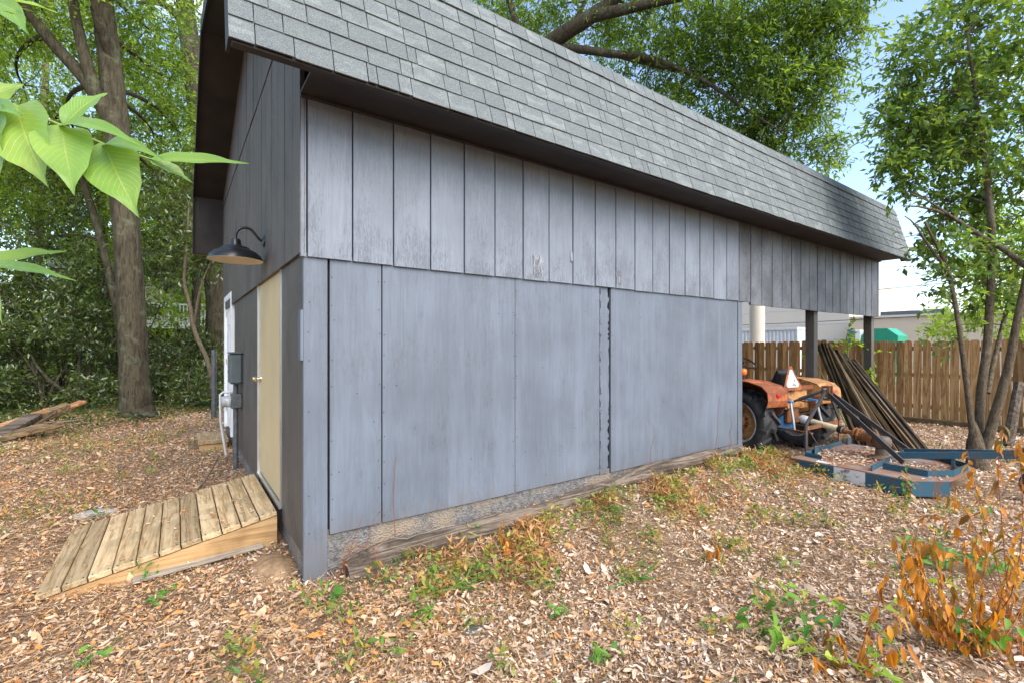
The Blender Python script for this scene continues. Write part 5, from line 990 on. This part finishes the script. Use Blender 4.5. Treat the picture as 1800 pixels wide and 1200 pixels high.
b0 = gpt(1500, 1195, 2.25); st_ = [[b0, at(1520, 1120, 2.3), at(1545, 1060, 2.35), at(1560, 1005, 2.4)], [b0, at(1530, 1130, 2.25), at(1570, 1090, 2.3), at(1600, 1060, 2.3)], [b0, at(1480, 1130, 2.3), at(1470, 1110, 2.3)], [b0, at(1555, 1150, 2.2), at(1600, 1130, 2.2)], [b0, at(1440, 1160, 2.2), at(1425, 1150, 2.2)], [b0, at(1465, 1150, 2.3), at(1450, 1080, 2.4)]]
plant('withered_sprig', 'small clump of large withered orange leaves at the bottom of the picture', b0, st_, OL, 'stem_red', .85, 1.1, .034, .2, seed=3)
b0 = gpt(1610, 1195, 2.2); st_ = [[b0, at(1580, 1130, 2.3), at(1530, 1085, 2.45), at(1450, 1045, 2.65), at(1370, 1025, 2.8), at(1330, 1015, 2.9)], [at(1530, 1085, 2.45), at(1580, 1050, 2.5), at(1640, 1030, 2.6), at(1680, 1015, 2.65)], [b0, at(1500, 1165, 2.2), at(1440, 1150, 2.25), at(1400, 1110, 2.3)], [at(1440, 1150, 2.25), at(1380, 1120, 2.4), at(1350, 1090, 2.5)], [b0, at(1540, 1180, 2.15), at(1540, 1130, 2.2)]]
plant('creeping_vine', 'green creeping vine with yellow green arrow shaped leaves across the right foreground', b0, st_, VL, 'stem_green', .3, 1.1, .06, .12, .003, 'vine', seed=4, frac=.9)
b0 = gpt(1330, 1130, 2.55); plant('young_weed', 'small green broad leaved weed amid leaves in the right foreground', b0, [[b0, at(1350, 1080, 2.6), at(1385, 1040, 2.6)], [b0, at(1370, 1100, 2.6), at(1440, 1060, 2.6)], [b0, at(1310, 1080, 2.6), at(1340, 1030, 2.7)], [b0, at(1420, 1100, 2.5), at(1480, 1080, 2.5)]], WL, 'stem_green', .2, 1.3, .035, .2, seed=5)
b0 = gpt(1592, 886, 4.6); plant('upright_seedling', 'upright seedling with yellowing leaves in front of the mower', b0, [[b0, at(1592, 850, 4.6), at(1595, 808, 4.6)], [b0, at(1588, 850, 4.6), at(1584, 825, 4.6)], [b0, at(1602, 860, 4.6), at(1612, 838, 4.6)], [b0, at(1575, 865, 4.6), at(1570, 850, 4.6)], [b0, at(1596, 860, 4.62), at(1594, 840, 4.6)]], OL[2:]+WL, 'stem_green', .35, .75, .02, .05, seed=6)
b0 = gpt(1730, 925, 4.0); plant('upright_seedling', 'small dark seedling right of the mower front', b0, [[b0, at(1728, 890, 4.0), at(1732, 868, 4.0)], [b0, at(1738, 900, 4.0), at(1745, 880, 4.0)]], OL[2:]+WL, 'stem_green', .35, .7, .025, .05, seed=7)
for k, (px, py, d, lab) in enumerate(((1650, 960, 3.4, 'green leaved plant low behind the orange shrub'), (1730, 955, 3.3, 'leafy green plant under the orange leaved shrub'), (1690, 1110, 2.5, 'green plant low inside the withered shrub'))):
    b0 = gpt(px, py, d); r8 = random.Random(40+k); plant('leafy_weed', lab, b0, [[b0, b0+np.array([r8.uniform(-.15, .15), r8.uniform(-.15, .15), .12]), b0+np.array([r8.uniform(-.3, .3), r8.uniform(-.3, .3), .2])] for _ in range(6)], WL, 'stem_green', .1, 1.1, .05, .2, seed=50+k, group='low green weeds at right')
b0 = gpt(1770, 800, 6.6)
plant('strap_leaved_plant', 'strap leaved green plant by the leaning stake', b0, [[b0, b0+np.array([math.cos(a)*.05, math.sin(a)*.05, .06])] for a in np.linspace(0, 6.2, 9)], GL, 'stem_green', -.7, 1.9, .03, .3, seed=8)
# weeds and dried sprigs along the wall
wl_ = [(608, 1002, 3.2, 'o', .5, 'dried orange sprig nearest the shed corner'), (660, 985, 3.15, 'o', .55, 'dried reddish sprig in front of the beam end'), (700, 960, 3.35, 'w', .9, 'leafy green weed growing over the beam'), (755, 985, 3.25, 'w', .8, 'green weed with drooping leaves before the beam'), (895, 950, 3.55, 'O', .9, 'bright orange curled leaf clump by the beam'), (930, 925, 3.8, 'g', .8, 'grass tuft beside the orange leaf clump'), (1080, 885, 4.3, 'g', .8, 'grass tuft against the middle of the beam'), (1165, 870, 4.5, 'g', .9, 'grassy weed near the right part of the beam'), (1240, 850, 4.9, 'O', .5, 'dry reddish weed near the end of the beam'), (1275, 830, 5.3, 'w', .9, 'green weed at the end board of the shed'), (1310, 822, 5.6, 'w', .9, 'green leafy weed at the carport opening'), (1255, 975, 3.5, 'O', .75, 'upright withered orange sprig in the open leaves'), (1110, 1010, 3.2, 'g', .8, 'yellow green grassy weed in the open leaves'), (980, 1060, 2.8, 'w', .7, 'green weed near the foreground stone'), (1060, 1150, 2.35, 'w', .8, 'single broad green weed at the bottom middle'), (750, 1075, 2.75, 'w', .9, 'green weed beside an orange leaf in the foreground'), (600, 1035, 2.95, 'w', .7, 'small weed just before the corner board'), (275, 1065, 2.9, 'w', .6, 'tiny green weed below the ramp side'), (165, 1170, 2.35, 'w', .7, 'small green weed in the left foreground'), (262, 1010, 3.25, 'w', .6, 'tiny weed at the foot of the ramp'), (1190, 885, 4.5, 'w', .6, 'low green weed before the beam'), (690, 1150, 2.4, 'w', .6, 'yellow green weed at the bottom left of centre'), (820, 1000, 3.1, 'g', .7, 'grass tuft in front of the beam middle'), (1390, 880, 4.7, 'o', .5, 'dry brown weed between shed end and mower')]
for k, (px, py, d, kd, sc, lab) in enumerate(wl_):
    b0 = gpt(px, py, d); r8 = random.Random(90+k); ns = {'w': 4, 'g': 7, 'o': 4, 'O': 4}[kd]; hh = {'w': .13, 'g': .05, 'o': .30, 'O': .17}[kd]
    sts = [[b0, b0+np.array([r8.uniform(-.06, .06), r8.uniform(-.06, .06), hh*.6]), b0+np.array([r8.uniform(-.13, .13), r8.uniform(-.13, .13), hh*r8.uniform(.7, 1.2)])] for _ in range(ns)]
    plant({'w': 'leafy_weed', 'g': 'grass_tuft', 'o': 'dried_sprig', 'O': 'withered_sprig'}[kd], lab, b0, sts, {'w': WL, 'g': GL, 'o': OL[2:], 'O': OL}[kd], 'stem_red' if kd in 'oO' else 'stem_green', {'w': .05, 'g': -.6, 'o': .7, 'O': .8}[kd], sc, {'w': .04, 'g': .03, 'o': .11, 'O': .028}[kd], .2, .002, seed=120+k, group='weeds along the shed and in the leaves')
# bare red shoots leaning on the wall
for k, (px, py, d, tx_, ty_, lab) in enumerate(((585, 1000, 3.2, 640, 905, 'thin red shoot leaning right at the shed corner'), (612, 985, 3.3, 672, 900, 'longer red shoot crossing the foundation'), (1140, 850, 4.75, 1150, 745, 'bare red shoot against the right wall panel'), (1255, 825, 5.4, 1265, 700, 'tall bare shoot close to the end board'), (1282, 815, 5.5, 1284, 730, 'second bare shoot close to the end board'), (690, 940, 3.5, 697, 750, 'dry red tendril on the wall panel seam'))):
    b0 = gpt(px, py, d); e = at(tx_, ty_, d+.08); mb = MB(); P = [b0*(1-f_)+e*f_+rng.normal(size=3)*.012 for f_ in np.linspace(0, 1, 7)]; mb.tube(P, list(np.linspace(.0035, .0012, 7)), 5); tag_(mb.build('bare_shoot', 'stem_red'), lab, 'shoot', 'bare shoots by the wall')

# ------------------------------------------------------------------ leaf litter, straw, ground cover
def scatter(n, r0, r1, a0=-68, a1=68, pw_=1.):
    r = r0+(r1-r0)*rng.random(n)**pw_; a = R_(YAW)-np.radians(rng.uniform(a0, a1, n)); x = CAM[0]+r*np.cos(a); y = CAM[1]+r*np.sin(a)
    bad = (x > .03) & (y > .03) & (x < ENC) & (y < WD); bad |= (x > -1.36+.12*rng.random(len(x))) & (x < 0.05) & (y > .80) & (y < 2.15); bad |= (x > 5.66) & (x < 7.3) & (y > -2.0) & (y < -.6); bad |= (np.abs(x+.27) < .25) & (np.abs(y-5.62) < .41); bad |= x > 12.95
    return x[~bad], y[~bad]
def on_ground(x, y, lift): return np.stack([x, y, gz(x, y)+lift], 1)
x, y = scatter(215000, .7, 15); kk = (np.sin(x*1.9+.3)*np.sin(y*2.3+1.)+.6*np.sin(x*4.7-y*3.1)+.3*np.sin(x*11+y*9)+rng.normal(0, .35, len(x))) < .75; x, y = x[kk], y[kk]; n = len(x); P = on_ground(x, y, rng.uniform(.0, .04, n)); r_ = np.hypot(x-CAM[0], y-CAM[1])
L_ = rng.uniform(.02, .064, n)*np.where(rng.random(n) < .55, .5, 1.)*(1+.04*np.clip(r_-4, 0, 8)); L_ = L_*np.where(rng.random(n) < .05, 1.9, 1.); Wd = L_*rng.uniform(.14, .48, n)
D = np.stack([rng.normal(size=n), rng.normal(size=n), rng.normal(0, .38, n)], 1); Nn = np.stack([rng.normal(0, .5, n), rng.normal(0, .5, n), np.ones(n)], 1)
V, T = ovals(P-unit(D)*L_[:, None]*.5, D, Nn, L_, Wd, rng.uniform(-.3, .5, (n, 1)), rng.uniform(-.15, .3, (n, 1)))
VT1 = (V, T)
x, y = scatter(250000, .7, 15); n = len(x); P = on_ground(x, y, rng.uniform(.008, .042, n)); r_ = np.hypot(x-CAM[0], y-CAM[1]); L_ = rng.uniform(.009, .03, n)*(1+.07*np.clip(r_-3, 0, 9))
D = np.stack([rng.normal(size=n), rng.normal(size=n), rng.normal(0, .35, n)], 1); Nn = np.stack([rng.normal(0, .7, n), rng.normal(0, .7, n), np.ones(n)], 1)
V, T = joinVT([VT1, cards(P, D, Nn, L_, L_*rng.uniform(.15, .6, n), rng.uniform(-.3, .4, (n, 1)), rng.uniform(-.2, .2, (n, 1)), rng.uniform(.3, .7, (n, 1)))])
link('leaf_litter', tri_mesh('leaf_litter', V, T), 'litter', tag=dict(kind='stuff', label='thick dry leaf litter covering the yard', cat='leaves'))
x, y = scatter(105000, .7, 11); n = len(x); P = on_ground(x, y, rng.uniform(.004, .035, n)); L_ = rng.uniform(.03, .15, n); D = np.stack([rng.normal(size=n), rng.normal(size=n), rng.normal(0, .2, n)], 1)
V, T = cards(P, D, np.tile([0, 0, 1.], (n, 1))+rng.normal(0, .3, (n, 3)), L_, rng.uniform(.0015, .0042, n), 0, rng.uniform(-.1, .1, (n, 1)))
link('dry_straw', tri_mesh('dry_straw', V, T), 'straw', tag=dict(kind='stuff', label='fine dry straw and twigs among the leaves', cat='straw'))
def nz(x, y, s, o): return np.sin(x*s+o)*np.sin(y*s*1.1+o*2)+.6*np.sin(x*s*2.3-y*s*1.7+o)
x, y = scatter(60000, 1, 15, pw_=.8); m_ = np.where(x < 0, nz(x, y, 1.3, .7)+.30*np.clip(-x-.4, -1, 3)+.12*(y-5) > .75, nz(x, y, 2.6, 2.1) > 1.12); x, y = x[m_], y[m_]; n = len(x)
tc_x = np.concatenate([rng.uniform(.4, 6.4, 85), rng.uniform(-.5, 5.5, 80), rng.uniform(-5, -.3, 40)]); tc_y = np.concatenate([-.24-np.abs(rng.normal(0, .34, 85)), rng.uniform(-2.4, -.3, 80), rng.uniform(2.2, 9, 40)]); kq = np.repeat(np.arange(len(tc_x)), 26)
x = np.concatenate([x, tc_x[kq]+rng.normal(0, .045, len(kq))]); y = np.concatenate([y, tc_y[kq]+rng.normal(0, .045, len(kq))]); n = len(x); tall = np.concatenate([np.zeros(n-len(kq)), rng.random(len(kq))*.10])
P = on_ground(x, y, rng.uniform(.0, .05, n)+tall); r_ = np.hypot(x-CAM[0], y-CAM[1]); L_ = rng.uniform(.025, .07, n); D = np.stack([rng.normal(size=n), rng.normal(size=n), rng.uniform(.1, 1.2, n)], 1)
V, T = cards(P, D, np.stack([rng.normal(0, .5, n), rng.normal(0, .5, n), np.ones(n)], 1), L_, L_*rng.uniform(.2, .55, n))
link('ground_cover', tri_mesh('ground_cover', V, T), 'weed', tag=dict(kind='stuff', label='low green ground cover growing through the leaves', cat='ground cover'))
n = 26000; x = rng.uniform(-9, .2, n); y = rng.uniform(6.2, 17, n); kk = y-8.6-.55*(x+2.5)*(x < 0)+nz(x, y, 1.6, 1.1)*.9+rng.normal(0, .5, n) > 0; x, y = x[kk], y[kk]; n = len(x); P = on_ground(x, y, rng.uniform(.0, .16, n)); D = np.stack([rng.normal(size=n), rng.normal(size=n), rng.uniform(-.1, .7, n)], 1); L_ = rng.uniform(.05, .10, n)
V, T = cards(P, D, np.stack([rng.normal(0, .5, n), rng.normal(0, .5, n), np.ones(n)], 1), L_, L_*.5); link('undergrowth', tri_mesh('undergrowth', V, T), 'dark_leaf', tag=dict(kind='stuff', label='low dark undergrowth under the trees of the wood', cat='undergrowth'))
# reddish dry weeds along the wall foot
n = 17000; x = rng.uniform(.25, 6.3, n); y = -.22-np.abs(rng.normal(0, .42, n)); kk = nz(x, y, 3.1, .4)+.4*nz(x, y, 9, 1.)+rng.normal(0, .4, n) > .45; x, y = x[kk], y[kk]; n = len(x); P = on_ground(x, y, rng.uniform(0, .10, n)*np.exp(-((y+.2)/.5)**2)+.01); D = np.stack([rng.normal(size=n), rng.normal(size=n), rng.uniform(-.2, 1.4, n)], 1); L_ = rng.uniform(.03, .10, n)
V, T = cards(P, D, np.stack([rng.normal(0, .6, n), rng.normal(0, .6, n), np.ones(n)], 1), L_, L_*rng.uniform(.05, .28, n)); link('withered_ground_cover', tri_mesh('withered_ground_cover', V, T), 'rusty_weed', tag=dict(kind='stuff', label='withered rusty weeds along the foot of the wall', cat='ground cover'))
